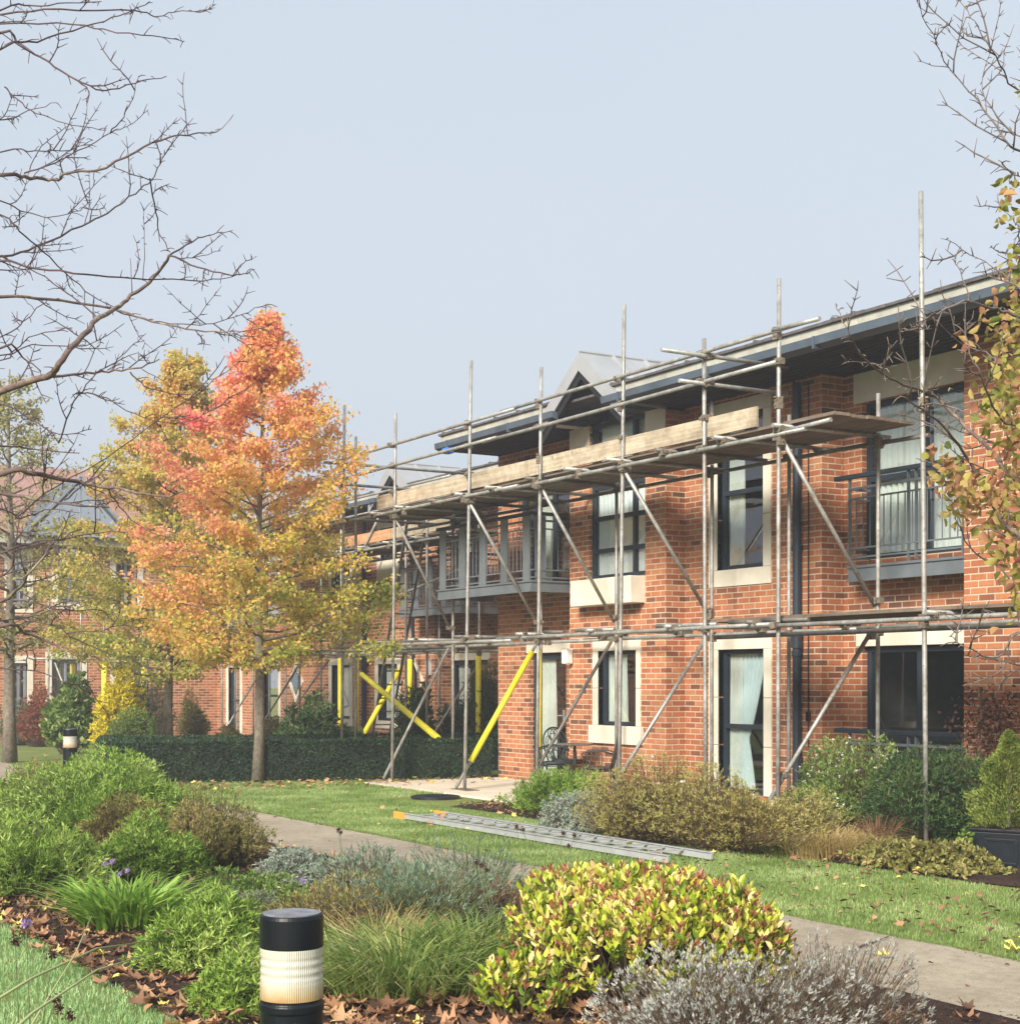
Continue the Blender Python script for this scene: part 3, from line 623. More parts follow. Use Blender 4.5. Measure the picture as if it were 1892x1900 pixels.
# stop end transoms
for X, ya, yb, z in ((OXd[1306]+.05, 10.25, 12.1, 5.32), (OXd[1306]+.05, 10.5, 12.1, 5.0), (-23.72, 10.55, 13.3, 5.30), (-23.72, 10.7, 12.9, 4.95)):
    S1.tube('transom', (X, ya, z), (X, yb, z)); S1.coupler((X, YO, z))
# cross braces
def cpx(px, py, y): return P(px, py, y)
top = [(OXd[1445], IX[0]), (OXd[1158], IX[2]), (OXd[1004], IX[3]), (OXd[874], IX[4]), (OXd[734], IX[5])]
for i, (xo, xi) in enumerate(top):
    S1.tube('brace', (xo+.06, YO-.02, 4.22), (xi-.02, YI-.02, 2.44)); S1.coupler((xo+.06, YO-.02, 4.22)); S1.coupler((xi, YI-.02, 2.5))
low = [(OXd[1445], IX[0]), (OXd[1158], IX[2]), (OXd[1004], IX[3]), (OXd[874], IX[4]), (OXd[734], IX[5])]
for i, (xo, xi) in enumerate(low):
    a = Vector((xi-.04, YI-.06, 2.16)); b = Vector((xo-.06-(.12 if i > 2 else 0), YO-.10, .06 if i > 2 else .30))
    S1.tube('brace', a, b, 'tube_dark' if i == 2 else 'tube'); S1.coupler(a); S1.coupler(b+(a-b)*.16)
    if i == 3:
        mb = MB(); mb.tube([a+(b-a)*.05, a+(b-a)*.82], .042, 16); S1.put(mb.build('foam_sleeve', M['sleeve'], None, smooth=True))
        mb = MB(); mb.bar(a+(b-a)*.05+Vector((.03,-.03,-.02)), a+(b-a)*.82+Vector((.03,-.03,-.02)), .008, .012); 
# deck and toe boards
xb = [-23.3, -19.45, -15.55, -11.82]
for k in range(5):
    y = YO+.07+k*.238
    for a, b in zip(xb, xb[1:]):
        j = random.uniform(-.05, .05) if b < -12 else random.uniform(-.04, .0)
        S1.board(a+.01+random.uniform(0,.03), b+j, y, y+.225, 4.357, 4.393, tilt=random.uniform(0, .006))
    S1.board(-11.82-.35+random.uniform(-.1,.1), XX(1560, y)+.05*k*0+.1, y, y+.225, 4.398, 4.434) if False else None
for k in range(4):
    y = YO+.10+k*.238
    S1.board(-14.0+random.uniform(-.03,.03), -10.2, y, y+.225, 2.285, 2.321); S1.board(-10.19, -7.3, y, y+.225, 2.285, 2.321)
tb = [XX(700, YO+.045), XX(834, YO+.045), XX(1075, YO+.045), XX(1405, YO+.045)]
for i, (a, b) in enumerate(zip(tb, tb[1:])):
    S1.board(a+.004, b-.004, YO+.03, YO+.066, 4.402, 4.402+.215+random.uniform(0,.012), 'toe_board', 'toe')
# ---- second scaffold
S2 = Scaf((-29, 14, 0), 'smaller tube scaffold with yellow padded poles on the stepped back block, behind the hedges')
Y2, Y2i = 13.4, 14.7
sp2 = []
for px in (792, 753, 633, 596, 556, 500, 436): X = XX(px, Y2); sp2.append(X); S2.tube('standard', (X, Y2, .04), (X, Y2, 5.3 if px in (633, 500, 753) else 4.7)); [S2.coupler((X, Y2, z)) for z in (2.2, 4.28)]
for px in (889, 762, 663, 530, 470, 412, 815): X = XX(px, Y2i); S2.tube('standard', (X, Y2i, .04), (X, Y2i, 4.7)); [S2.coupler((X, Y2i, z)) for z in (2.2, 4.28)]
for y in (Y2-.05, Y2i+.05):
    for z in (2.2, 4.275):
        for a, b in ((-24.2, -29.7), (-29.4, -35), (-34.6, -40.3)): S2.tube('ledger', (a, y, z+random.uniform(-.02,.02)), (b, y, z+random.uniform(-.02,.02)))
for z in (5.0, 5.35): S2.tube('guard_rail', (-24.4, Y2-.05, z), (-30.2, Y2-.05, z)); S2.tube('guard_rail', (-30, Y2-.05, z+.02), (-36, Y2-.05, z))
x = -24.5
while x > -40: S2.tube('transom', (x, Y2-.2, 4.33), (x, Y2i+.2, 4.33)); S2.tube('transom', (x+.3, Y2-.15, 2.255), (x+.3, Y2i+.2, 2.255)); S2.coupler((x, Y2-.05, 4.3)); S2.coupler((x+.3, Y2-.05, 2.24)); x -= 1.2
for k in range(5):
    for a, b in ((-28.2, -24.3), (-32.1, -28.25), (-36, -32.15), (-40, -36.05)): S2.board(a, b, Y2+.07+k*.238, Y2+.295+k*.238, 4.357, 4.393)
for a, b in ((XX(728,Y2+.05), -24.6), (XX(622,Y2+.05), XX(727,Y2+.05)), (XX(520,Y2+.05), XX(621,Y2+.05))): S2.board(a, b-.01, Y2+.03, Y2+.066, 4.41, 4.62, 'toe_board', 'toe_orange' if b < -24.7 and a > -31.5 else 'toe')
def sleeve(S, a, b, r=.055):
    mb = MB(); mb.tube([a, b], r, 16); S.put(mb.build('foam_sleeve', M['sleeve'], None, smooth=True))
for px, y, z0, z1 in ((633, Y2, .2, 2.1), (663, Y2i, .2, 2.1), (889, Y2i, .35, 2.1), (762, Y2i, 1.1, 2.08)):
    X = XX(px, y); sleeve(S2, (X, y-.02, z0), (X, y-.02, z1))
# padded diagonals
a = P(648, 1232, Y2); b = P(815, 1372, Y2-1.4); S2.tube('brace', a, b, 'tube_dark'); sleeve(S2, a.lerp(b, .17), a.lerp(b, .99))
a = P(752, 1225, Y2i); b = P(672, 1368, Y2); S2.tube('brace', a, b); sleeve(S2, a.lerp(b, .1), a.lerp(b, .97))
for (pa, ya, za), (pb, yb, zb) in (((705,955,Y2), (625,1120,Y2)), ((870,1050,Y2), (692,1125,Y2i)), ((885,1235,Y2i), (806,1360,Y2)), ((610,1225,Y2i), (505,1368,Y2)), ((560,1225,Y2), (470,1370,Y2i)), ((478,1255,Y2i), (410,1368,Y2))):
    S2.tube('brace', P(pa, ya, za), P(pb, yb, zb))
for px in (633,): pass
# ---- third, at the far wing
S3 = Scaf((-39.6, 9, 0), 'distant scaffold with two yellow padded poles in front of the far brick wing')
for px, tp in ((193, 4.6), (265, 4.6), (150, 4.4), (90, 4.4)):
    X = -39.6; rx, ry = ray(px); y = X/rx*ry; S3.tube('standard', (X, y, .04), (X, y, tp))
    if px in (193, 265): sleeve(S3, (X+.02, y, .2 if px == 193 else 1.2), (X+.02, y, 2.1), .07)
y0, y1 = -39.6/ray(60)[0]*ray(60)[1], -39.6/ray(330)[0]*ray(330)[1]
for z in (2.2, 4.2): S3.tube('ledger', (-39.55, y0, z), (-39.55, y1, z))
for a, b in ((205, 258), (290, 235), (150, 100)):
    ya, yb = -39.6/ray(a)[0]*ray(a)[1], -39.6/ray(b)[0]*ray(b)[1]; S3.tube('brace', (-39.5, ya, .3), (-39.5, yb, 2.1))
# ---- ladder leaning on the second scaffold
def ladder(name, label, p0, p1, w, side, mat, rung_mat, n, rail=(.03, .07)):
    e = empty(name, p0); tag(e, label, 'ladder'); side = Vector(side).normalized()*w/2; p0 = Vector(p0); p1 = Vector(p1)
    for s_ in (-1, 1):
        mb = MB(); mb.bar(p0+side*s_-p0, p1+side*s_-p0, rail[0], rail[1], side); mb.build('rail', M[mat], e, bevel=.004)
    for i in range(n):
        q = p0.lerp(p1, (i+.5)/n)-p0; mb = MB(); mb.tube([q-side, q+side], .016, 8); mb.build('rung', M[rung_mat], e)
    return e
la = P(700, 1362, Y2+.9); la.z = .02; lb_ = P(776, 985, Y2-.2); lb_.z = 4.75
ladder('ladder', 'tall dark ladder leaning upright against the far scaffold behind the hedges', la, lb_, .38, (.15, 1, 0), 'tube_dark', 'tube_dark', 17, (.045, .045))
# ---- aluminium ladder lying on the lawn
e = empty('extension_ladder', (-13.3, 8.3, 0)); tag(e, 'long aluminium extension ladder with orange ends lying flat on the lawn', 'ladder')
lx0, lx1 = -16.05, -10.75
def lp(x, y, z): return (x+13.3, y-8.3, z)
for j, (y0, z, xs, xe) in enumerate(((8.04, .05, lx0, lx1), (8.52, .05, lx0+.1, lx1))):
    mb = MB(); mb.box(xs+.28+13.3, xe+13.3, y0-8.3-.013, y0-8.3+.013, z-.026, z+.036); mb.box(xs+.28+13.3, xe+13.3, y0-8.3-.026, y0-8.3+.026, z+.034, z+.041); mb.build('rail', M['alu'], e, bevel=.003)
    
    if j < 2: mb = MB(); mb.box(xs+13.3, xs+.28+13.3, y0-8.3-.022, y0-8.3+.022, z-.04, z+.042); mb.build('end_cap', M['orange'], e, bevel=.005)
x = lx0+.42
while x < lx1-.2:
    mb = MB(); mb.box(x+13.3-.016, x+13.3+.016, -.26+.015, .22-.015, .070, .082); mb.build('rung', M['alu'], e)
    x += .28
def rebase(e, loc):
    loc = Vector(loc)
    for c in e.children: c.location = Vector(c.location) - loc
    e.location = loc
rebase(near, (-16, 14, 0)); rebase(mid, (-31, 16, 0)); rebase(far, (-44, 4, 0))
# ---------------------------------------------------------------- ground
def sheet(name, x0, x1, y0, y1, z, mat, nx=2, ny=2, jag=0, bump=0, thick=0, kind='structure'):
    V = []; xs = np.linspace(x0, x1, nx); ys = np.linspace(y0, y1, ny)
    for j, y in enumerate(ys):
        for i, x in enumerate(xs):
            yy = y; xx = x
            if j in (0, ny-1) and jag: yy += jag*(noise.noise(Vector((x*1.3, y, 3)))+.5*noise.noise(Vector((x*6, y, 7))))
            zz = z + (bump*(noise.noise(Vector((x*1.1, y*1.1, 0)))*.6+.5) if bump and 0 < j < ny-1 and 0 < i < nx-1 else 0)
            V.append((xx, yy, zz))
    T_ = [(j*nx+i, j*nx+i+1, (j+1)*nx+i+1, (j+1)*nx+i) for j in range(ny-1) for i in range(nx-1)]
    o = np_mesh(name, np.array(V), np.array(T_), None, M[mat], smooth=True); tag(o, kind=kind); return o
sheet('lawn', -400, 400, -400, 400, 0, 'lawn')
sheet('path', -60, 12, 5.75, 7.0, .006, 'path', 500, 3, .035)
pm = MB(); pm.box(-21.85, -17.4, 10.4, 12.86, -.02, .03); o = pm.build('patio', M['slab'], bevel=.01); tag(o, kind='structure')
sheet('flower_bed_soil', -26, 4, 2.35, 5.72, .012, 'soil', 260, 40, .07, .06)
sheet('flower_bed_soil', -17.2, -6.5, 9.45, 12.5, .012, 'soil', 160, 30, .12, .05)
sheet('flower_bed_soil', -40.5, -28.2, 12.2, 14.98, .012, 'soil', 60, 10, .12, .05)
# ---------------------------------------------------------------- numpy foliage
TPL = {
 'lance': (np.array([(0,0,0),(.4,.5,.06),(1,0,-.08),(.4,-.5,.06)]), np.array([(0,1,2),(0,2,3)])),
 'ovate': (np.array([(0,0,0),(.28,.42,.07),(.65,.46,.06),(1,0,-.10),(.65,-.46,.06),(.28,-.42,.07)]), np.array([(0,1,2),(0,2,3),(0,3,4),(0,4,5)])),
 'gum': (np.array([(0,0,0),(.12,.5,.02),(.38,.30,0),(.60,.62,.06),(.62,.20,0),(1,0,-.08),(.62,-.20,0),(.60,-.62,.06),(.38,-.30,0),(.12,-.5,.02)]), np.array([(0,1,2),(0,2,8),(0,8,9),(2,3,4),(2,4,6),(2,6,8),(4,5,6),(6,7,8)])),
 'maple': (np.array([(0,0,0),(.05,.42,.10),(.28,.30,.02),(.42,.72,.22),(.60,.30,.0),(.70,.36,.05),(.75,.17,.02),(1,0,.18),(.75,-.17,.02),(.70,-.36,.05),(.60,-.30,0),(.42,-.72,.20),(.28,-.30,.02),(.05,-.42,.12)]),
           np.array([(0,1,2),(0,2,12),(0,12,13),(2,3,4),(2,4,10),(2,10,12),(10,11,12),(4,5,6),(4,6,8),(4,8,10),(8,9,10),(6,7,8)])),
}
def unit(a): return a/np.maximum(np.linalg.norm(a, axis=1, keepdims=True), 1e-9)
def leaves(name, Pn, D, L, Wd, rnd, mat, parent=None, shape='lance', up=None, cup=1.0):
    n = len(Pn); D = unit(D); tv, tf = TPL[shape]
    ref = rng.normal(size=(n, 3)) if up is None else np.tile(np.array(up, float), (n, 1))+rng.normal(size=(n, 3))*.25
    S = unit(np.cross(D, ref)); N_ = np.cross(S, D)
    L = np.broadcast_to(L, (n,)); Wd = np.broadcast_to(Wd, (n,))
    V = Pn[:, None, :] + (L[:, None]*tv[None, :, 0])[..., None]*D[:, None, :] + (Wd[:, None]*tv[None, :, 1])[..., None]*S[:, None, :] + (L[:, None]*tv[None, :, 2]*cup)[..., None]*N_[:, None, :]
    k = len(tv); Tn = (tf[None]+np.arange(n)[:, None, None]*k).reshape(-1, 3)
    return np_mesh(name, V.reshape(-1, 3), Tn, np.repeat(np.clip(rnd, 0, 1), len(tf)), mat, parent)
def stems(name, A, B, r0, r1, mat, parent=None, bend=0.0, seg=3, rnd=None):
    """many thin three sided stems from A to B"""
    n = len(A); d = B-A; ref = rng.normal(size=(n, 3)); S = unit(np.cross(d, ref)); U = unit(np.cross(S, d)); bd = rng.normal(size=(n, 1))*bend
    V = []
    for k in range(seg+1):
        f = k/seg; c = A + d*f + U*bd*math.sin(math.pi*f); r = r0+(r1-r0)*f
        for a in (0, 2.09, 4.19): V.append(c + (S*math.cos(a)+U*math.sin(a))*r)
    V = np.stack(V, 1); m = V.shape[1]; f = []
    for k in range(seg):
        for a in range(3): f.append((k*3+a, k*3+(a+1)%3, k*3+3+(a+1)%3, k*3+3+a))
    Tn = (np.array(f)[None]+np.arange(n)[:, None, None]*m).reshape(-1, 4)
    return np_mesh(name, V.reshape(-1, 3), Tn, np.repeat(rng.random(n) if rnd is None else rnd, len(f)), mat, parent)
def blades(name, B, az, h, out, w, rnd, mat, parent=None, droop=.5, st=(0,.35,.7,1)):
    n = len(B); dirh = np.stack([np.cos(az), np.sin(az), np.zeros(n)], 1); side = np.stack([-np.sin(az), np.cos(az), np.zeros(n)], 1)
    tw = rng.normal(size=n)*.9; side = unit(side*np.cos(tw)[:, None] + dirh*np.sin(tw)[:, None])
    V = []
    for s in st:
        c = B + dirh*(out*(s**1.7))[:, None]; c = c.copy(); c[:, 2] += h*(s - droop*s**2.6*.8)
        ww = (w*(1-s)**.6*(.6+.8*s if s < .4 else 1))[:, None]
        if s < 1: V += [c-side*ww/2, c+side*ww/2]
        else: V += [c]
    V = np.stack(V, 1); m = V.shape[1]; f = []
    for k in range(len(st)-2): a = 2*k; f += [(a, a+1, a+3), (a, a+3, a+2)]
    a = 2*(len(st)-2); f.append((a, a+1, a+2))
    Tn = (np.array(f)[None]+np.arange(n)[:, None, None]*m).reshape(-1, 3)
    return np_mesh(name, V.reshape(-1, 3), Tn, np.repeat(np.clip(rnd, 0, 1), len(f)), mat, parent)
def pal(name, stops=None, **k): M[name] = leaf_mat(name, stops, **k); return name
pal('lf_bright', gain=1.1, stops=[(0,(.08,.14,.02)),(.4,(.18,.30,.04)),(.75,(.32,.45,.09)),(1,(.48,.56,.18))])
pal('lf_mid', gain=1.15, stops=[(0,(.06,.11,.02)),(.5,(.15,.24,.05)),(.85,(.26,.35,.10)),(1,(.40,.44,.18))])
pal('lf_olive', gain=1.1, stops=[(0,(.09,.07,.02)),(.4,(.20,.19,.05)),(.75,(.32,.31,.10)),(1,(.44,.34,.15))])
pal('lf_brownolive', gain=1.12, stops=[(0,(.11,.06,.03)),(.35,(.22,.16,.05)),(.7,(.36,.31,.09)),(1,(.46,.43,.15))])
pal('lf_dark', gain=1.15, stops=[(0,(.018,.04,.015)),(.5,(.045,.095,.03)),(.85,(.085,.15,.045)),(1,(.15,.20,.07))])
pal('lf_hedge', gain=1.1, stops=[(0,(.010,.026,.012)),(.5,(.022,.052,.022)),(.85,(.045,.085,.032)),(1,(.085,.12,.05))], trans=.1)
pal('lf_silver', gain=1.2, stops=[(0,(.16,.20,.15)),(.5,(.30,.35,.28)),(1,(.50,.54,.45))])
pal('lf_greygreen', gain=1.0, stops=[(0,(.13,.15,.09)),(.5,(.22,.26,.16)),(1,(.36,.38,.27))])
pal('lf_lav', gain=1.0, stops=[(0,(.13,.09,.07)),(.4,(.24,.19,.15)),(.7,(.36,.36,.31)),(1,(.52,.54,.50))])
pal('lf_dry', gain=1.0, stops=[(0,(.15,.09,.05)),(.5,(.28,.20,.12)),(1,(.40,.33,.20))])
pal('lf_yellow', gain=1.0, stops=[(0,(.12,.20,.02)),(.2,(.32,.42,.035)),(.42,(.60,.60,.07)),(.68,(.82,.70,.30)),(.80,(.62,.38,.13)),(.88,(.38,.15,.07)),(1,(.26,.065,.045))], rough=.35, trans=.2, spec=.5)
pal('lf_gold', gain=1.0, stops=[(0,(.55,.45,.02)),(1,(.85,.75,.06))])
pal('lf_gum', gain=1.6, stops=[(0,(.13,.18,.03)),(.22,(.27,.27,.05)),(.42,(.46,.35,.07)),(.6,(.55,.31,.11)),(.8,(.56,.24,.15)),(1,(.52,.14,.15))], trans=.5)
pal('lf_gum2', gain=1.65, stops=[(0,(.14,.19,.04)),(.3,(.28,.28,.06)),(.55,(.42,.33,.09)),(.8,(.50,.27,.11)),(1,(.50,.20,.12))], trans=.5)
pal('lf_pear', gain=1.1, stops=[(0,(.13,.17,.04)),(.35,(.27,.28,.06)),(.6,(.40,.33,.09)),(.8,(.42,.23,.11)),(1,(.30,.12,.08))], trans=.35)
pal('lf_red', gain=1.0, stops=[(0,(.20,.06,.03)),(1,(.45,.16,.09))])
pal('lf_straw', gain=1.3, stops=[(0,(.22,.17,.05)),(.5,(.45,.33,.14)),(1,(.62,.50,.25))])
pal('lf_grass', gain=1.2, stops=[(0,(.07,.13,.03)),(.45,(.17,.25,.055)),(.75,(.30,.34,.10)),(.92,(.48,.42,.20)),(1,(.60,.50,.32))])
pal('lf_strap', gain=1.2, stops=[(0,(.08,.17,.02)),(.6,(.19,.34,.045)),(1,(.34,.46,.10))], rough=.4)
pal('lf_lawn', gain=1.12, stops=[(0,(.10,.17,.03)),(.5,(.24,.34,.10)),(.85,(.40,.49,.20)),(1,(.56,.58,.32))], trans=.35)
pal('lf_lawn_cool', gain=1.4, stops=[(0,(.13,.24,.09)),(.5,(.24,.38,.16)),(.85,(.36,.48,.25)),(1,(.48,.56,.34))], trans=.35)
pal('lf_litter', gain=1.3, stops=[(0,(.08,.045,.03)),(.3,(.19,.10,.06)),(.6,(.36,.19,.10)),(.85,(.48,.31,.17)),(.95,(.60,.45,.14)),(1,(.66,.56,.14))], rough=.7, trans=.15)
pal('lf_brown', gain=1.0, stops=[(0,(.06,.03,.025)),(.5,(.16,.08,.05)),(1,(.30,.17,.09))], rough=.8)
pal('lf_white', gain=1.0, stops=[(0,(.70,.70,.64)),(1,(.82,.82,.76))]); pal('lf_purple', gain=1.0, stops=[(0,(.35,.22,.50)),(1,(.50,.36,.62))])
pal('lf_conifer', gain=1.1, stops=[(0,(.06,.09,.015)),(.5,(.13,.17,.03)),(1,(.24,.28,.06))], trans=.1)
pal('lf_head', gain=1.0, stops=[(0,(.05,.02,.02)),(1,(.12,.055,.05))])
def bush(name, label, cat, c, rx, ry, h, nst, per, L, Wd, mat, shape='lance', upness=.6, stem_mat='stem', lo=.35, lump=.36, rz=0, hue=0, zpow=.6, spread=.16, group=None, sub=None, stem_r=.004, lo_stem=0, flower=None, huev=.22, tip=0):
    """a shrub: stems fanned out from the ground under a lumpy dome with leaves set along their upper parts"""
    e = empty(name, (c[0], c[1], 0)); tag(e, label, cat, group)
    az = rng.random(nst)*2*np.pi; q = rng.random(nst)**.55
    seed = rng.random()*50
    lm = np.array([1+lump*noise.noise(Vector((math.cos(a)*1.6*k+seed, math.sin(a)*1.6*k, seed)))*1.6 for a, k in zip(az, q)])
    ex = q*np.cos(az)*rx*lm; ey = q*np.sin(az)*ry*lm
    top_ = h*np.maximum(.12, (1-q**2.4))**zpow*lm*(1.04-.42*rng.random(nst)**1.7)
    A = np.stack([ex*.35, ey*.35, np.full(nst, lo_stem)], 1); B = np.stack([ex, ey, np.maximum(top_, .05)], 1)
    stems('stems', A, B, stem_r, stem_r*.5, M[stem_mat], e, bend=.05*h)
    wh = 5; kw = max(1, per//wh); per = kw*wh
    t = np.repeat(lo+(1.02-lo)*rng.random((nst, kw))**.65, wh, 1)+rng.normal(size=(nst, per))*.012; t[:, :wh] = 1.0
    ctr = np.repeat(rng.normal(size=(nst, kw, 3))*spread*min(h, .8)*.35, wh, 1); ctr[:, :wh] *= .2
    Pn = A[:, None]+(B-A)[:, None]*t[..., None] + ctr + rng.normal(size=(nst, per, 3))*.004
    Pn[..., 2] = np.maximum(Pn[..., 2], .02)
    sd = unit(B-A); e1 = unit(np.cross(sd, rng.normal(size=(nst, 3)))); e2 = np.cross(sd, e1); ph = np.arange(per)[None]*2.4+rng.random((nst, 1))*6.28
    out = sd[:, None]*(upness*.75+.25*rng.random((nst, per, 1))) + (e1[:, None]*np.cos(ph)[..., None]+e2[:, None]*np.sin(ph)[..., None])*.75 + rng.normal(size=(nst, per, 3))*.22; out[..., 2] += upness*.25
    Pn = Pn.reshape(-1, 3); n = len(Pn)
    big = np.array([noise.noise(Vector((p[0]*2.2+seed, p[1]*2.2, p[2]*2.2))) for p in Pn[::1]]) if n < 40000 else np.repeat(np.array([noise.noise(Vector((p[0]*2.2+seed, p[1]*2.2, p[2]*2.2))) for p in Pn[::4]]), 4)[:n]
    rn = .5+hue+huev*rng.normal(size=n)+.45*big+tip*(t.reshape(-1)-.72)
    leaves('foliage', Pn, out.reshape(-1, 3), L*(.4+1.0*rng.random(n)), Wd*(.55+.8*rng.random(n)), rn, M[mat], e, shape)
    if flower:
        fm, nf, fl = flower; i = rng.integers(0, nst, nf); Q = B[i]+rng.normal(size=(nf, 3))*.03
        if nf <= 20:
            for q_ in Q: leaves('flower', np.repeat(q_[None], 5, 0), rng.normal(size=(5, 3))+np.array((0,0,.5)), fl, fl*.8, rng.random(5), M[fm], e, 'ovate')
            return e
        Q = np.repeat(Q, 5, 0); leaves('flowers', Q, rng.normal(size=(nf*5, 3))+np.array((0,0,.5)), fl, fl*.8, rng.random(nf*5), M[fm], e, 'ovate')['kind'] = 'stuff'
    return e
def grass_clump(name, label, cat, c, r, h, n, w, mat, out=.4, hue=0, droop=.5, group=None, ry=None):
    e = empty(name, (c[0], c[1], 0)); tag(e, label, cat, group); az = rng.random(n)*2*np.pi; q = rng.random(n)**.7*r*.45
    B = np.stack([q*np.cos(az), q*np.sin(az)*(ry or 1), np.full(n, .0)], 1); az2 = az+rng.normal(size=n)*.5
    hh = h*(.55+.5*rng.random(n)); oo = out*(.2+rng.random(n))
    blades('blades', B, az2, hh, oo, w*(.6+.7*rng.random(n)), .45+hue+.25*rng.normal(size=n), M[mat], e, droop, (0,.25,.5,.78,1)); return e
# ---- hedges
def hedge(label, pts, w, h, n):
    e = empty('hedge', (*pts[0], 0)); tag(e, label, 'hedge', 'clipped dark green hedges round the gardens'); o = Vector((*pts[0], 0))
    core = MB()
    P3, D3 = [], []
    tot = sum((Vector(b)-Vector(a)).length for a, b in zip(pts, pts[1:]))
    for a, b in zip(pts, pts[1:]):
        a2, b2 = Vector((*a, 0)), Vector((*b, 0)); d = (b2-a2).normalized(); r = Vector((-d.y, d.x, 0))
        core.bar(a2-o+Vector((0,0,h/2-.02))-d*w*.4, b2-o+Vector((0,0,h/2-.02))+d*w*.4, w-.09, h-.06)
        L_ = (b2-a2).length; m = int(n*L_/tot)
        s = -w*.45+rng.random(m)*(L_+w*.9); k = rng.random(m); H_ = 2*h+w
        side = np.where(k < h/H_, -1, np.where(k < 2*h/H_, 1, 0))
        off = np.where(side == 0, (rng.random(m)-.5)*w, side*w*.5); z = np.where(side == 0, h, rng.random(m)*h)
        base = np.array(a2-o)[None]+np.array(d)[None]*s[:, None]+np.array(r)[None]*off[:, None]; base[:, 2] += z
        nr = np.array([noise.noise(Vector((p[0]*5, p[1]*5, p[2]*5))) for p in base])*.045
        nrm = np.where(side[:, None] == 0, np.array([[0, 0, 1.]]), np.array(r)[None]*side[:, None])
        base = base + nrm*(nr[:, None]-.025); P3.append(base); D3.append(nrm*.5+rng.normal(size=(m, 3))*.6+np.array([[0,0,.35]]))
    P3 = np.concatenate(P3); D3 = np.concatenate(D3); nn = len(P3)
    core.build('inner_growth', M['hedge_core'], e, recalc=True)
    big = np.array([noise.noise(Vector((p[0]*3, p[1]*3, p[2]*3))) for p in P3])
    leaves('foliage', P3, D3, .045*(.6+.8*rng.random(nn)), .022, .45+.22*rng.normal(size=nn)+.4*big, M['lf_hedge'], e, 'lance'); return e
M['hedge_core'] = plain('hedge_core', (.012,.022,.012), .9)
hedge('clipped dark hedge at the lawn edge, from the brick corner to behind the orange tree', [(-22.15, 12.55), (-23.9, 7.05)], .6, .66, 26000)
hedge('second clipped hedge further back, just behind the front hedge', [(-24.3, 14.0), (-26.1, 7.75), (-24.5, 7.25)], .6, .66, 16000)
# ---- trees in autumn leaf
def sweetgum(label, base, H, cb, prof, nl, nleaf, mat, huef, trunk_r=.085, leafL=.07, seed=1, group=None, top_shift=(0, 0)):
    r_ = random.Random(seed); e = empty('autumn_tree', base); tag(e, label, 'tree', group)
    tp = []; 
    for k in range(9):
        f = k/8; tp.append((top_shift[0]*f*f+.05*noise.noise(Vector((f*3, seed, 0))), top_shift[1]*f*f+.05*noise.noise(Vector((f*3, seed, 9))), H*f*.98))
    mb = MB(); mb.tube(tp, [trunk_r*(1.25 if k == 0 else 1)*(1-.9*(k/8)**1.1) for k in range(9)], 10); mb.build('trunk', M['bark'], e, smooth=True)
    lm = MB(); PP = []; 
    def tr(z):
        f = z/(H*.98); k = min(7, int(f*8)); u = f*8-k; return Vector(tp[k]).lerp(Vector(tp[k+1]), u)
    for i in range(nl):
        f = (i+.5)/nl; z = cb-.1+(H*.96-cb)*f**1.12; a = i*2.399+r_.uniform(-.4, .4)
        Ln = prof(z+.25)*r_.uniform(.62, 1.12); rise = r_.uniform(.12, .45)*(1+f); s = tr(z-.25*Ln*.3)
        d = Vector((math.cos(a), math.sin(a), 0)); pts = [s]
        for k in range(1, 5): q = k/4; pts.append(s+d*Ln*q+Vector((0, 0, rise*Ln*q*(.6+.5*q)-.10*Ln*q*q))+Vector([r_.uniform(-.06,.06)*Ln for _ in range(3)]))
        r0 = max(.008, trunk_r*.34*(1-f*.7)); lm.tube(pts, [r0, r0*.75, r0*.5, r0*.3, r0*.12], 5, cap=False)
        for j in range(9):
            q = r_.uniform(.22, 1); k = min(3, int(q*4)); p = pts[k].lerp(pts[k+1], q*4-k); aa = a+r_.choice((-1, 1))*r_.uniform(.4, 1.1)
            tl = Ln*r_.uniform(.15, .36)*(1.2-q*.5)+.08; e2 = p+Vector((math.cos(aa)*tl, math.sin(aa)*tl, r_.uniform(-.1, .45)*tl)); lm.tube([p, p.lerp(e2, .5)+Vector((0,0,.02)), e2], [.006, .004, .002], 3, cap=False)
            PP.append((p, e2))
        PP.append((pts[2], pts[4])); PP.append((pts[3], pts[4]+d*.05))
    lm.build('branches', M['twig_grey'], e, smooth=True)
    k = rng.integers(0, len(PP), nleaf); A = np.array([tuple(p[0]) for p in PP])[k]; B = np.array([tuple(p[1]) for p in PP])[k]
    Pn = A+(B-A)*(.15+.95*rng.random((nleaf, 1)))+rng.normal(size=(nleaf, 3))*.065
    cl = rng.normal(size=len(PP))[k]
    big = np.array([noise.noise(Vector((p[0]*.9+seed, p[1]*.9, p[2]*.9))) for p in Pn])
    rn = np.array([huef(p) for p in Pn])+.13*rng.normal(size=nleaf)+.06*cl+.22*big
    D = rng.normal(size=(nleaf, 3))*.6+np.array([[0, 0, -.45]])
    leaves('foliage', Pn, D, leafL*(.6+.7*rng.random(nleaf)), leafL*.62*(.7+.5*rng.random(nleaf)), rn, M[mat], e, 'gum'); return e
def interp(tab): 
    xs, ys = zip(*tab); return lambda z: float(np.interp(z, xs, ys))
tb1 = G(478, 1453)
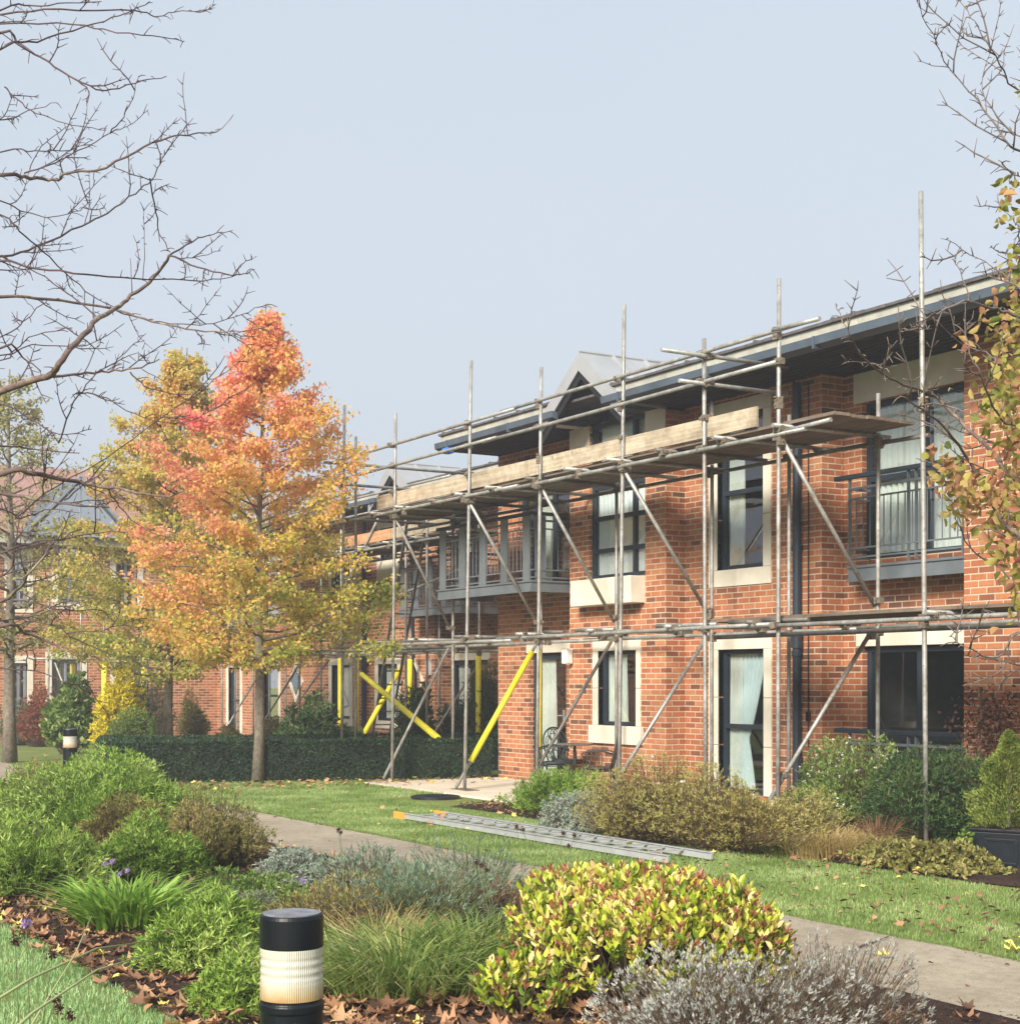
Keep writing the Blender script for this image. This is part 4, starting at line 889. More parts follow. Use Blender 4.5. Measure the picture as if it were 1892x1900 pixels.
sweetgum('young tree in orange and red autumn leaf standing in front of the clipped hedge', (tb1.x, tb1.y, 0), 7.75, 2.0, interp([(1.8,1.6),(2.3,1.95),(3.4,1.95),(4.4,1.65),(5.2,1.3),(5.9,1.05),(6.4,.75),(7,.38),(7.5,.1)]), 96, 50000, 'lf_gum',
         lambda p: .32+.50*min(1, max(0, (p[2]-1.9)/4.9))-.10*(.51*p[0]+.86*p[1]), seed=3, top_shift=(.1, .1))
t2 = T(312, 0, 30)
sweetgum('taller paler green and amber autumn tree behind the hedges, left of the orange one', (t2.x, t2.y, 0), 8.3, 1.9, interp([(1.8,1.8),(2.4,2.3),(3.6,2.1),(5,1.6),(6,1.3),(6.8,.85),(7.4,.5),(8.3,.1)]), 110, 56000, 'lf_gum2',
         lambda p: .30+.24*min(1, max(0, (p[2]-2.2)/4.8)), trunk_r=.1, leafL=.078, seed=8, top_shift=(.25, .3))
t3 = G(18, 1415)
sweetgum('thin birch like tree with pale trunk and sparse yellow brown leaves at the left edge', (t3.x, t3.y, 0), 8.0, 2.3, interp([(2,1.2),(3,1.8),(5,1.7),(6.5,1.0),(8,.2)]), 64, 8500, 'lf_olive', lambda p: .62+.1*min(1, max(0, (p[2]-2.5)/5)), trunk_r=.13, leafL=.075, seed=14)
t4 = T(575, 0, 38)
# ---- bare tree, foreground left: limbs follow the photograph, each at its own depth
def limbs(label, name, base_px, base_t, trunk_r, trunk_h, lines, sc, off, tmean, seed, spur=.10, extra=2, twigmat='twig', spur_len=(.03, .10)):
    r_ = random.Random(seed); b = T(base_px, H0, base_t); e = empty(name, (b.x, b.y, 0)); tag(e, label, 'tree'); o = Vector((b.x, b.y, 0))
    mb = MB(); mb.tube([(0,0,0),(.02,.01,.6),(0,.03,trunk_h*.5),(.05,0,trunk_h)], [trunk_r*1.25, trunk_r, trunk_r*.8, trunk_r*.3], 14); mb.build('trunk', M['bark_mossy'], e, smooth=True)
    br, tw = MB(), MB(); ends = []
    for li, (pts, r0, r1) in enumerate(lines):
        r0 *= .8; r1 *= .8
        ph = r_.uniform(0, 9); tt = tmean+r_.uniform(-1.1, 1.1); n = len(pts); P3 = []
        for i, (x, y) in enumerate(pts):
            P3.append(T(x*sc+off[0], y*sc+off[1], tt+.5*math.sin(ph+i*.7)*min(1, i/2))-o)
        if pts[0][0]*sc+off[0] < 6 or pts[0][0]*sc+off[0] > 1886:      # starts beyond the frame: carry it back to the trunk
            s = P3[0]; zt = max(1.2, min(trunk_h*.98, s.z-.25*abs(s.x)-.1 if base_px < 0 else s.z-.3)); tr_ = Vector((0, 0, zt)); P3 = [tr_, tr_.lerp(s, .5)+Vector((0,0,.04))]+P3; rr0 = r0*1.5
        else: rr0 = r0
        # subdivide with wobble
        Q = []
        for i in range(len(P3)-1):
            m = 4
            for k in range(m):
                p0 = P3[max(0, i-1)]; p1 = P3[i]; p2 = P3[i+1]; p3 = P3[min(len(P3)-1, i+2)]; t = k/m
                q = .5*((2*p1)+(p2-p0)*t+(2*p0-5*p1+4*p2-p3)*t*t+(3*p1-p0-3*p2+p3)*t*t*t)
                Q.append(q+Vector([r_.uniform(-1, 1)*.007 for _ in range(3)]))
        Q.append(P3[-1]); nq = len(Q); rad = [rr0+(r1-rr0)*(i/(nq-1))**.8 for i in range(nq)]
        (br if r0 > .009 else tw).tube(Q, rad, 8 if r0 > .009 else 5)
        for i in range(2, nq-1):
            d = (Q[i+1]-Q[i-1]).normalized()
            for _ in range(int(spur*10+r_.random())):
                v = Vector([r_.gauss(0, 1) for _ in range(3)]); v = (v-d*v.dot(d)).normalized(); L_ = r_.uniform(*spur_len)
                p = Q[i].lerp(Q[i+1], r_.random()); q = p+(v*.8+d*.7).normalized()*L_; tw.tube([p, p.lerp(q, .5)+Vector((0,0,.006)), q], [.0032, .0025, .0018], 4); ends.append(q)
            if r_.random() < .12*extra:
                v = Vector([r_.gauss(0, 1) for _ in range(3)]); v = (v-d*v.dot(d)).normalized(); L_ = r_.uniform(.15, .45); p = Q[i]; pts2 = [p]; dd = (v*.8+d*.8+Vector((0,0,.3))).normalized()
                for k in range(5): dd = (dd+Vector([r_.gauss(0, .14) for _ in range(3)])+Vector((0,0,.05))).normalized(); pts2.append(pts2[-1]+dd*L_/5)
                tw.tube(pts2, [.0042, .0038, .0034, .003, .0025, .0016], 4); ends += pts2[2:]
                for k in (1, 2, 3, 4):
                    for _ in range(2):
                        w = Vector([r_.gauss(0, 1) for _ in range(3)]); w = (w-dd*w.dot(dd)).normalized(); q = pts2[k]+(w+dd*.7).normalized()*r_.uniform(.02, .07); tw.tube([pts2[k], q], [.0026, .0016], 4); ends.append(q)
    br.build('branches', M['limb'], e, smooth=True); tw.build('twigs', M[twigmat], e, smooth=True)
    return e, o, ends
s1 = 500/1118
LL = [([(0,55),(250,40),(560,45),(640,65),(720,50),(880,38)], .008, .003), ([(0,95),(300,100),(480,130),(680,150),(765,170)], .007, .003),
 ([(0,200),(150,170),(350,110),(500,60),(620,5)], .008, .003), ([(0,135),(90,190),(200,255),(320,330),(430,375),(560,345),(690,315)], .009, .003),
 ([(20,355),(90,430),(180,480),(300,515),(440,540)], .007, .0025), ([(0,495),(120,460),(235,425)], .006, .0025),
 ([(0,730),(100,735),(200,745),(240,745),(285,712),(400,705),(560,630),(700,570),(800,555),(900,545),(968,475)], .013, .003),
 ([(100,722),(230,670),(330,625),(460,550),(530,520),(615,455)], .008, .0025), ([(460,550),(510,480),(550,400),(575,315)], .005, .0025),
 ([(0,1060),(150,1020),(340,935),(450,880),(560,800),(625,745),(665,680),(705,605)], .009, .003), ([(625,745),(645,880),(665,970),(705,1045)], .006, .004),
 ([(0,1620),(200,1560),(240,1510),(320,1420),(410,1320),(480,1280),(545,1225),(640,1150),(700,1060)], .021, .010), ([(700,1060),(800,1000),(880,970),(965,955)], .009, .003), ([(705,1060),(820,1110),(940,1135),(1010,1138),(1055,1118)], .008, .003),
 ([(720,1062),(800,1070),(915,1040)], .005, .0025), ([(0,1085),(110,1110),(300,1130),(500,1150),(720,1160),(880,1160),(980,1140)], .008, .003),
 ([(0,1230),(200,1240),(420,1270),(560,1310),(700,1350),(850,1375),(1000,1372),(1118,1350)], .012, .003), ([(480,1290),(620,1330),(800,1350),(910,1335),(1030,1290),(1110,1260)], .006, .0025),
 ([(0,830),(100,880),(220,900),(330,870),(380,825)], .006, .0025), ([(355,930),(372,820),(370,715)], .004, .0025), ([(0,890),(80,960),(180,1040),(300,1160),(400,1240),(480,1280)], .006, .004),
 ([(0,1440),(90,1480),(170,1540)], .010, .004), ([(200,1560),(330,1550),(450,1540),(560,1530),(660,1490)], .012, .005), ([(540,1540),(600,1600),(700,1630),(840,1635)], .007, .003), ([(450,1540),(540,1440),(600,1410)], .005, .0025),
 ([(240,1840),(290,1700),(340,1620),(420,1530)], .007, .004), ([(0,1850),(150,1862),(330,1880)], .008, .004), ([(0,1400),(100,1330),(200,1240)], .005, .003), ([(0,1500),(60,1450),(150,1390),(300,1360)], .005, .003),
 ([(0,40),(130,25),(280,15),(420,5)], .007, .003), ([(0,630),(150,628),(290,620),(385,580)], .006, .0025), ([(120,700),(160,620),(230,560),(300,505)], .005, .0025), ([(590,1160),(600,960),(595,860)], .004, .002), ([(545,1210),(540,1070)], .004, .002), ([(410,1320),(300,1230),(150,1130),(0,1060)], .006, .004),
 ([(0,1680),(130,1740),(240,1800),(380,1780)], .006, .003), ([(330,1630),(420,1640),(560,1720),(720,1755),(800,1740),(960,1665)], .006, .002), ([(340,1560),(400,1450),(440,1380)], .004, .002), ([(590,1530),(700,1590)], .004, .002)]
s2c = .3158
LB = [([(0,90),(200,98),(400,130),(600,165),(750,190),(960,228),(1080,190)], .018, .005), ([(0,210),(200,240),(400,268),(640,290)], .016, .005), ([(380,250),(500,150),(620,20)], .008, .005), ([(620,165),(700,290),(850,420),(1000,470)], .006, .003), ([(250,220),(260,100),(275,-40)], .007, .003),
 ([(0,560),(200,500),(380,470),(550,440),(740,435)], .008, .003), ([(0,840),(100,780),(190,660),(330,490),(480,420)], .012, .004), ([(0,985),(150,1030),(300,1090),(395,1140)], .014, .005), ([(120,790),(250,860),(350,895),(550,890),(650,920)], .007, .003),
 ([(0,960),(200,930),(330,880)], .006, .003), ([(380,1030),(600,1010),(800,950)], .005, .002), ([(0,700),(100,560),(200,420)], .007, .003), ([(0,1240),(200,1250),(420,1330),(560,1300)], .006, .003), ([(0,300),(120,350),(300,300),(450,320)], .007, .003), ([(60,1000),(200,960),(380,1000)], .006, .003)]
lines = [([(x*s1, y*s1) for x, y in p], a, b) for p, a, b in LL]+[([(x*s2c, y*s2c+850) for x, y in p], a, b) for p, a, b in LB]
lines += [([(30,960),(110,900),(200,850),(300,775),(400,705),(470,650)], .006, .002), ([(0,660),(60,640),(160,640),(230,600)], .006, .003)]
lt, lo_, le = limbs('bare tree reaching in from the left with mossy limbs and dark red twigs', 'bare_tree', -330, 9.3, .13, 5.6, lines, 1, (0, 0), 9.3, 5, extra=1.5, spur=.07, spur_len=(.015, .09))
# ---- tree at the right edge, with leaves
RL = [([(1900,280),(1870,262),(1830,205),(1800,170),(1760,125),(1730,65),(1700,0)], .007, .0022), ([(1830,205),(1822,150),(1838,85)], .004, .002), ([(1760,125),(1702,113)], .003, .0015), ([(1900,172),(1862,130),(1830,75),(1800,30),(1778,-5)], .005, .002), ([(1862,130),(1800,95),(1745,45)], .0035, .0015),
 ([(1900,255),(1860,245),(1820,225)], .004, .002),
 ([(1905,905),(1850,850),(1790,790),(1740,740),(1700,720),(1650,700),(1600,660),(1570,610),(1550,562)], .013, .002), ([(1650,690),(1610,672),(1568,672)], .004, .002), ([(1905,1000),(1850,950),(1800,860),(1760,800),(1715,760),(1670,735)], .014, .003), ([(1905,960),(1830,900),(1760,870),(1700,850)], .010, .003),
 ([(1905,590),(1850,575),(1790,560),(1740,580),(1700,600),(1672,618)], .009, .002), ([(1905,545),(1850,500),(1800,470),(1745,442)], .005, .0015), ([(1800,560),(1780,500),(1770,480)], .004, .002), ([(1905,700),(1840,660),(1790,640),(1730,590)], .007, .002),
 ([(1905,1170),(1850,1220),(1800,1205),(1760,1180)], .006, .002), ([(1905,1240),(1840,1225),(1790,1215)], .005, .002), ([(1905,1100),(1850,1050),(1800,1020),(1770,960)], .008, .003), ([(1905,800),(1850,770),(1820,700),(1795,640),(1790,560)], .008, .002),
 ([(1905,850),(1845,820),(1790,830),(1730,790),(1690,800)], .007, .002), ([(1905,420),(1870,400),(1845,372)], .005, .002), ([(1905,480),(1860,470),(1835,460)], .005, .002), ([(1905,330),(1880,320),(1858,300)], .004, .002)]
rt, ro, re_ = limbs('tree reaching in from the right edge with twiggy lichened branches and curling green amber leaves', 'autumn_tree', 2250, 7.0, .12, 4.6, RL, 1, (0, 0), 7.0, 33, spur=.11, extra=1.6, twigmat='twig_grey', spur_len=(.012, .07))
clumps = [(1868,390,45,60,34),(1862,345,30,25,10),(1880,480,45,40,26),(1872,540,50,60,44),(1860,620,50,30,20),(1850,640,60,60,30),(1866,700,50,70,60),(1840,760,60,50,40),(1790,640,30,30,5),(1745,865,35,35,26),(1790,900,55,45,60),(1850,930,60,60,75),(1860,1010,50,60,60),(1770,945,30,25,14),(1880,1100,30,50,26),(1872,800,50,60,40),(1890,170,18,12,4),(1880,590,40,40,26),(1815,590,30,30,8),(1888,860,40,60,40)]
LP, LD = [], []
for cx, cy_, sx, sy, n in clumps:
    for _ in range(int(n*(1.15 if cy_ < 650 else 1.9))):
        p = T(random.gauss(cx+8, sx*.42), random.gauss(cy_, sy*.5), 7+random.gauss(0, .35))-ro
        LP.append(tuple(p)); LD.append((random.gauss(0,.6), random.gauss(0,.6), random.gauss(-.5,.5)))
LP = np.array(LP); LD = np.array(LD); nn = len(LP)
big = np.array([noise.noise(Vector((p[0]*3, p[1]*3, p[2]*3))) for p in LP])
leaves('foliage', LP, LD, .046*(.6+.7*rng.random(nn)), .036*(.7+.5*rng.random(nn)), .62+.19*rng.normal(size=nn)+.5*big, M['lf_pear'], rt, 'ovate', cup=2.2)
HAZE = .0028
pal('lf_haze', stops=[(0,(.10,.16,.10)),(.5,(.22,.32,.21)),(1,(.38,.46,.33))])
M['lf_stalk'] = plain('pale_grass_stalk', (.34,.38,.17), .7)
# ---------------------------------------------------------------- foreground bed (from the lawn side to the path)
def at(px, py): g = G(px, py); return (g.x, g.y)
bush('flowering_shrub', 'wide mound of bright green narrow leaved perennials at the back left of the island bed', 'shrub', at(190, 1540), 1.45, 1.0, .66, 1150, 32, .062, .014, 'lf_bright', upness=.8, stem_mat='stem_green', hue=.05, zpow=.45)
bush('perennial', 'pale green leafy perennial mound at the left edge of the island bed', 'plant', at(50, 1660), .72, .62, .48, 640, 34, .052, .013, 'lf_bright', upness=.75, stem_mat='stem_green', hue=.14, zpow=.5)
bush('perennial', 'light green feathery perennial in the middle of the left bed, behind the strap leaved clump', 'plant', at(285, 1640), .50, .45, .44, 560, 34, .052, .013, 'lf_bright', upness=.75, stem_mat='stem_green', hue=.14, zpow=.5)
bush('shrub', 'olive brown twiggy shrub beside the path, left of the lamp bollard', 'shrub', at(392, 1618), .46, .5, .52, 640, 30, .034, .010, 'lf_olive', upness=1.0, lo=.3, tip=.9, zpow=.35, stem_r=.0035)
bush('shrub', 'low dark sage shrub between the two bright green mounds', 'shrub', at(235, 1592), 1.0, .45, .50, 480, 24, .05, .014, 'lf_olive', hue=-.12)
bush('perennial', 'soft green feathery perennial behind and left of the nearest lamp bollard', 'plant', at(385, 1800), .40, .38, .36, 460, 30, .048, .011, 'lf_bright', upness=.7, stem_mat='stem_green', hue=.08, flower=('lf_head', 14, .02))
bush('perennial', 'small lime green perennial touching the left side of the nearest lamp bollard', 'plant', at(440, 1890), .24, .24, .30, 220, 24, .045, .010, 'lf_bright', upness=.6, stem_mat='stem_green', hue=.18)
g = grass_clump('strap_leaved_plant', 'clump of broad strap shaped green leaves in the left bed', 'plant', at(235, 1728), .62, .56, 420, .034, 'lf_strap', out=.50, droop=.5, hue=.15)
bush('ornamental_grass', 'x', 'plant', at(0, 1500), .01, .01, .01, 2, 2, .01, .01, 'lf_dry') if False else None
grass_clump('ornamental_grass', 'large loose clump of long green and straw grass right of the nearest lamp bollard', 'grass', at(745, 1855), 1.0, .68, 1300, .013, 'lf_grass', out=.62, droop=.7, ry=.8)
grass_clump('ornamental_grass', 'smaller sheaf of green grass leaning against the yellow leaved shrub', 'grass', at(880, 1835), .55, .66, 520, .012, 'lf_grass', out=.42, droop=.55, hue=-.08)
bush('lavender', 'hazy grey green lavender along the path in the middle of the bed', 'lavender', at(770, 1725), .72, .5, .38, 380, 12, .045, .006, 'lf_haze', upness=1.3, stem_mat='stem_green', zpow=.4, hue=.1, lo=.25)
bush('lavender', 'dry brown and grey lavender behind the tall grass clump', 'lavender', at(620, 1735), .66, .55, .26, 380, 12, .035, .008, 'lf_olive', upness=1.2, hue=.1, zpow=.45)
bush('lavender', 'faded brown lavender behind the left end of the yellow leaved shrub', 'lavender', at(900, 1720), .56, .48, .30, 320, 12, .035, .007, 'lf_dry', upness=1.4, hue=.05, zpow=.4)
bush('lavender', 'patch of low greyish thyme and lavender left of the path shrub', 'lavender', at(430, 1715), .6, .45, .20, 380, 18, .03, .009, 'lf_greygreen', upness=.8, hue=-.05)
bush('silver_shrub', 'small silvery cotton lavender at the path edge beside the olive shrub', 'shrub', at(545, 1650), .36, .34, .30, 300, 26, .03, .010, 'lf_silver', upness=.5)
bush('lavender', 'fine blue green haze of catmint near the path, under the ladder', 'plant', at(690, 1668), .9, .4, .32, 320, 12, .05, .007, 'lf_haze', upness=1.3, hue=.1, lo=.2)
bush('lavender', 'blue green haze of fine stems along the path, left of the yellow leaved shrub', 'lavender', at(880, 1690), .75, .42, .40, 360, 12, .045, .006, 'lf_haze', upness=1.3, stem_mat='stem_green', lo=.2, hue=.05)
bush('ground_cover', 'low green sprawling plant between the strap leaved clump and the olive shrub', 'plant', at(470, 1690), .55, .4, .22, 300, 20, .035, .016, 'lf_mid', upness=.5, hue=.05)
bush('ground_cover', 'low yellowish green plant behind the nearest lamp bollard', 'plant', at(545, 1790), .5, .35, .24, 260, 20, .035, .012, 'lf_mid', upness=.6, hue=.2)
grass_clump('ornamental_grass', 'thin straw coloured grass rising between the lavenders behind the big grass clump', 'grass', at(700, 1770), .8, .46, 260, .006, 'lf_straw', out=.4, droop=.5)
bush('perennial', 'ragged olive perennials along the path at the far left of the bed', 'plant', at(60, 1490), 1.0, .5, .42, 320, 22, .05, .013, 'lf_olive', hue=.1)
# yellow leaved shrub, nearest
def yellow_shrub(px, py, rx, ry, h, nt, label, top_hue):
    c = at(px, py); e = empty('yellow_leaved_shrub', (*c, 0)); tag(e, label, 'shrub')
    az = rng.random(nt)*2*np.pi; q = rng.random(nt)**.5; sd = rng.random()*9
    lm = np.array([1+.12*noise.noise(Vector((math.cos(a)*2*k+sd, math.sin(a)*2*k, 1)))*1.5 for a, k in zip(az, q)])
    B = np.stack([q*np.cos(az)*rx*lm, q*np.sin(az)*ry*lm, h*(1-.66*q**5.5)*lm*(.86+.14*rng.random(nt))], 1)
    A = B*np.array([[.4, .4, 0]]); stems('stems', A, B, .005, .003, M['stem'], e, bend=.04)
    nl = 11; k = np.arange(nt*nl)//nl; j = np.tile(np.arange(nl), nt); a2 = j*2.4+rng.random(nt)[k]*6
    up = .15+1.2*(1-j/nl)**1.2; D = np.stack([np.cos(a2), np.sin(a2), up], 1); tilt = unit(B-A*.6)*.5; D = D+tilt[k]
    Pn = B[k]-unit(B-A)[k]*(j*.011)[:, None]
    zf = B[k][:, 2]/h; rn = top_hue+.14+.22*zf+.17*rng.normal(size=nt*nl)+.14*rng.normal(size=nt)[k]
    core = (j < 3) & (rng.random(nt)[k] < .55); rn = np.where(core, .90+.06*rng.random(nt*nl), np.minimum(rn, .84))
    leaves('foliage', Pn, D, np.where(core, .038, .052)*(.7+.5*rng.random(nt*nl)), np.where(core, .014, .026)*(.8+.4*rng.random(nt*nl)), rn, M['lf_yellow'], e, 'ovate', cup=1.4); return e
yellow_shrub(1195, 1870, .92, .60, .65, 1200, 'rounded shrub with glossy yellow and lime leaves and dark red buds in the near bed', .05)
yellow_shrub(965, 1905, .22, .24, .34, 60, 'low straggling yellow green offshoot below the left end of the glossy yellow shrub', -.05)
bush('lavender', 'silvery tipped lavender spilling toward the camera below the yellow leaved shrub', 'lavender', at(1330, 1985), .86, .48, .40, 820, 15, .022, .0075, 'lf_lav', upness=1.6, tip=1.9, hue=-.12, zpow=.42, lo=.5, spread=.05, stem_r=.0022, huev=.32)
bush('lavender', 'browner thinner lavender at the path edge right of the yellow leaved shrub', 'lavender', at(1520, 1935), .50, .40, .38, 460, 15, .022, .0065, 'lf_lav', upness=1.6, tip=1.3, hue=-.12, zpow=.42, lo=.5, spread=.05, stem_r=.0022)
# verbena stalks with seed heads in the corner nearest the camera
def stalks(label, items, hm, hs, hr):
    c = T(*items[0][0]); e = empty('verbena', (c.x, c.y, 0)); tag(e, label, 'plant'); o = Vector((c.x, c.y, 0))
    for a, b in items:
        a = T(*a)-o; b = T(*b)-o; m = a.lerp(b, .5)+Vector((0, 0, .02)); mb = MB(); mb.tube([a, m, b], [.0028, .0022, .0015], 5); s_ = mb.build('stem', M['stem_green'], e, smooth=True)
        Q = np.array([tuple(b)]*70)+rng.normal(size=(70, 3))*hr*.4; leaves('flower_head', Q, rng.normal(size=Q.shape), hs, hs*.6, rng.random(70), M[hm], s_, 'lance')
stalks('thin verbena stems with dark brown seed heads over the lawn in the near left corner', [((40,2050,4.4),(28,1747,4.4)), ((60,2050,4.4),(98,1771,4.3)), ((100,2080,4.2),(108,1872,4.1)), ((90,2080,4.2),(130,1885,4.1)), ((30,2080,4.0),(104,1855,4.0)), ((200,2050,4.6),(122,1750,4.6))], 'lf_head', .010, .016)
stalks('thin verbena stem with a purple flower head in the near left corner', [((60,2050,4.6),(48,1713,4.6))], 'lf_purple', .010, .016)
stalks('tall thin stems with dark round seed heads rising above the ladder behind the yellow shrub', [((1000,1750,8.5),(1045,1546,8.5)), ((1010,1750,8.5),(1066,1551,8.5)), ((985,1750,8.4),(958,1534,8.4)), ((1030,1740,8.6),(970,1540,8.6)), ((930,1780,8.2),(893,1606,8.2)), ((925,1780,8.2),(884,1600,8.2)), ((640,1720,9.5),(632,1545,9.5)), ((645,1720,9.5),(628,1540,9.5)), ((1080,1740,8.8),(1055,1570,8.8)), ((930,1780,8.2),(903,1615,8.2))], 'lf_head', .010, .014)
stalks('purple flowered stems among the strap leaved clump', [((205,1720,10),(195,1602,10)), ((230,1720,10),(222,1622,10)), ((240,1720,9.9),(237,1615,9.9)), ((280,1790,8.8),(281,1727,8.8)), ((560,1750,9.3),(562,1635,9.3)), ((200,1720,10),(208,1598,10))], 'lf_purple', .012, .018)
e = empty('grass_stem', (*at(0, 2150), 0)); tag(e, 'two long pale grass stems arching across the near left corner of lawn', 'grass stems'); o = Vector(e.location)
for pts in ([(-60,1990,3.6),(60,1880,3.8),(180,1800,4.2),(330,1755,4.6)], [(-80,1900,3.8),(60,1815,4.1),(180,1760,4.4),(290,1745,4.9)]): mb = MB(); mb.tube([T(*p)-o for p in pts], [.0045,.004,.003,.0015], 5); mb.build('stem', M['lf_stalk'], e, smooth=True)
for p in ([(10,1990,3.9),(60,1900,4.0),(140,1770,4.3),(170,1700,4.5)],): mb = MB(); mb.tube([T(*q)-o for q in p], [.003,.003,.002,.0015], 5); mb.build('stem', M['lf_stalk'], e, smooth=True)
# ---- planting under the building
bush('perennial', 'bright green feathery perennial at the corner of the patio, in front of the garden chairs', 'plant', at(1035, 1513), .85, .5, .52, 640, 30, .05, .012, 'lf_bright', upness=.7, stem_mat='stem_green', hue=.08)
bush('silver_shrub', 'blue grey cotton lavender in front of the bright green perennial by the patio', 'shrub', at(1070, 1545), .52, .36, .36, 420, 34, .028, .012, 'lf_silver', upness=.5, hue=-.05)
bush('shrub', 'brown and olive rock rose shrub with few white flowers, right of the cotton lavender', 'shrub', at(1215, 1565), .85, .70, .68, 900, 30, .036, .009, 'lf_brownolive', upness=.9, hue=.10, tip=1.1, lo=.15, zpow=.4, flower=('lf_white', 7, .03))
bush('shrub', 'olive brown leafy shrub in the middle of the wall border below the tall curtained window', 'shrub', at(1375, 1580), .95, .70, .60, 900, 30, .036, .009, 'lf_brownolive', upness=.9, hue=.08, tip=1.1, lo=.15, zpow=.4, flower=('lf_white', 9, .03))
bush('flowering_shrub', 'fresh green shrub dotted with tiny white daisies against the downpipe', 'shrub', (G(1545, 1540).x, 11.55), .95, .6, .74, 1000, 26, .045, .013, 'lf_mid', upness=.8, hue=.15, zpow=.4, flower=('lf_white', 190, .02))
bush('shrub', 'dense dark green shrub under the large dark window beside the nearest scaffold pole', 'shrub', (XX(1695, 11.2)+.1, 11.45), .88, .75, .74, 1300, 34, .05, .014, 'lf_dark', upness=.6, hue=.05, zpow=.35)
bush('shrub', 'low dark green leafy shrub beside the planter, right of the dense one', 'shrub', at(1800, 1575), .34, .4, .5, 260, 24, .05, .016, 'lf_dark', hue=.1)
grass_clump('ornamental_grass', 'straw coloured feathery grass clump at the front of the wall border', 'grass', at(1535, 1592), .9, .60, 1500, .007, 'lf_straw', out=.58, droop=.75)
grass_clump('ornamental_grass', 'small green sedge tuft left of the straw coloured grass', 'grass', at(1455, 1590), .4, .26, 420, .007, 'lf_grass', out=.24, droop=.5)
grass_clump('fern', 'clump of dead brown bracken stems beside the dark green shrub', 'fern', (G(1665, 1590).x, 10.0), .28, .62, 260, .010, 'lf_brown', out=.24, droop=.45, hue=.2)
bush('ground_cover', 'sprawling green and russet strawberry like ground cover at the lawn edge left of the planter', 'plant', at(1690, 1612), .95, .42, .20, 520, 16, .045, .030, 'lf_olive', shape='ovate', upness=.4, hue=.05)
bush('perennial', 'small lime green leafy plant against the left side of the planter', 'plant', at(1790, 1618), .12, .12, .26, 60, 16, .035, .03, 'lf_bright', shape='ovate', hue=.25)
pc = at(1872, 1612); 
# planter with dwarf conifer
e = empty('planter', (*pc, 0)); tag(e, 'black square tapered plastic planter with panelled sides at the right edge of the border', 'planter')
mb = MB(); a, b, hh = .21, .25, .33
def fr(s, z): return [(-s,-s,z),(s,-s,z),(s,s,z),(-s,s,z)]
mb.hexa(fr(a, 0)+fr(b, hh)); mb.build('tub', M['pot'], e, bevel=.012)
mb = MB(); mb.hexa(fr(b+.015, hh)+fr(b+.018, hh+.028)); mb.build('rim', M['pot'], e, bevel=.008)
for k in range(4):
    q = Matrix.Rotation(k*math.pi/2, 4, 'Z'); mb = MB(); s0, s1_ = a+.012, b-.002
    for x0, x1, z0, z1 in ((-.13,.13,.05,.075), (-.14,.14,.25,.275), (-.14,-.115,.075,.25), (.115,.14,.075,.25)):
        y0 = -(a+(b-a)*z0/hh); y1 = -(a+(b-a)*z1/hh); mb.hexa([q @ Vector(p) for p in [(x0,y0-.008,z0),(x1,y0-.008,z0),(x1,y0+.01,z0),(x0,y0+.01,z0),(x0,y1-.008,z1),(x1,y1-.008,z1),(x1,y1+.01,z1),(x0,y1+.01,z1)]])
    mb.build('panel_moulding', M['pot'], e, bevel=.003)
mb = MB(); mb.lathe((0,0,hh+.02), [(.0,.012),(.2,.012)], 4, cap=False); mb.box(-.22,.22,-.22,.22,hh+.02,hh+.034); mb.build('compost', M['soil'], e)
e.rotation_euler = (0, 0, R(24))
e = empty('dwarf_conifer', (*pc, hh+.02)); tag(e, 'dwarf conical green conifer growing in the black planter', 'conifer')
n = 15000; z = rng.random(n)**1.25; az = rng.random(n)*6.283; rr = .30*(1-z)**.75*np.array([1+.85*noise.noise(Vector((math.cos(a)*2.6, math.sin(a)*2.6, q*8))) for a, q in zip(az, z)])*(.75+.3*rng.random(n))
Pn = np.stack([rr*np.cos(az), rr*np.sin(az), z*.80+.02], 1); D = np.stack([np.cos(az)*.7, np.sin(az)*.7, np.full(n, .8)], 1)+rng.normal(size=(n,3))*.35
big = np.array([noise.noise(Vector((p[0]*9, p[1]*9, p[2]*9))) for p in Pn]); leaves('foliage', Pn, D, .030*(.6+.8*rng.random(n)), .010, .5+.2*rng.normal(size=n)+.7*big, M['lf_conifer'], e, 'lance')
mb = MB(); mb.tube([(0,0,0),(0,0,.7)], [.02,.005], 8); mb.build('trunk', M['bark'], e)
# climber on the right pier
xe = XX(1845, 12.6)
e = empty('climbing_plant', (xe, 12.55, 0)); tag(e, 'russet leaved climber on a bare stake against the right hand brick pier', 'climbing plant')
mb = MB(); mb.tube([(-.12,0,0),(-.12,-.02,1.55)], .016, 6); 
for k in range(26): a = random.uniform(.3,1.3); mb.tube([(-.1,0,a),(random.uniform(-.3,.3),random.uniform(-.1,.1),a+random.uniform(-.2,.3))], [.006,.003], 4)
mb.build('stems', M['stem'], e)
n = 1300; Pn = np.stack([rng.normal(size=n)*.22, rng.normal(size=n)*.10, np.where(rng.random(n) < .62, 1.18+.17*rng.normal(size=n), .65+.25*rng.normal(size=n))], 1)
leaves('foliage', Pn, rng.normal(size=(n,3))+np.array([[0,0,-.3]]), .055, .028, .35+.2*rng.normal(size=n), M['lf_brown'], e, 'ovate')
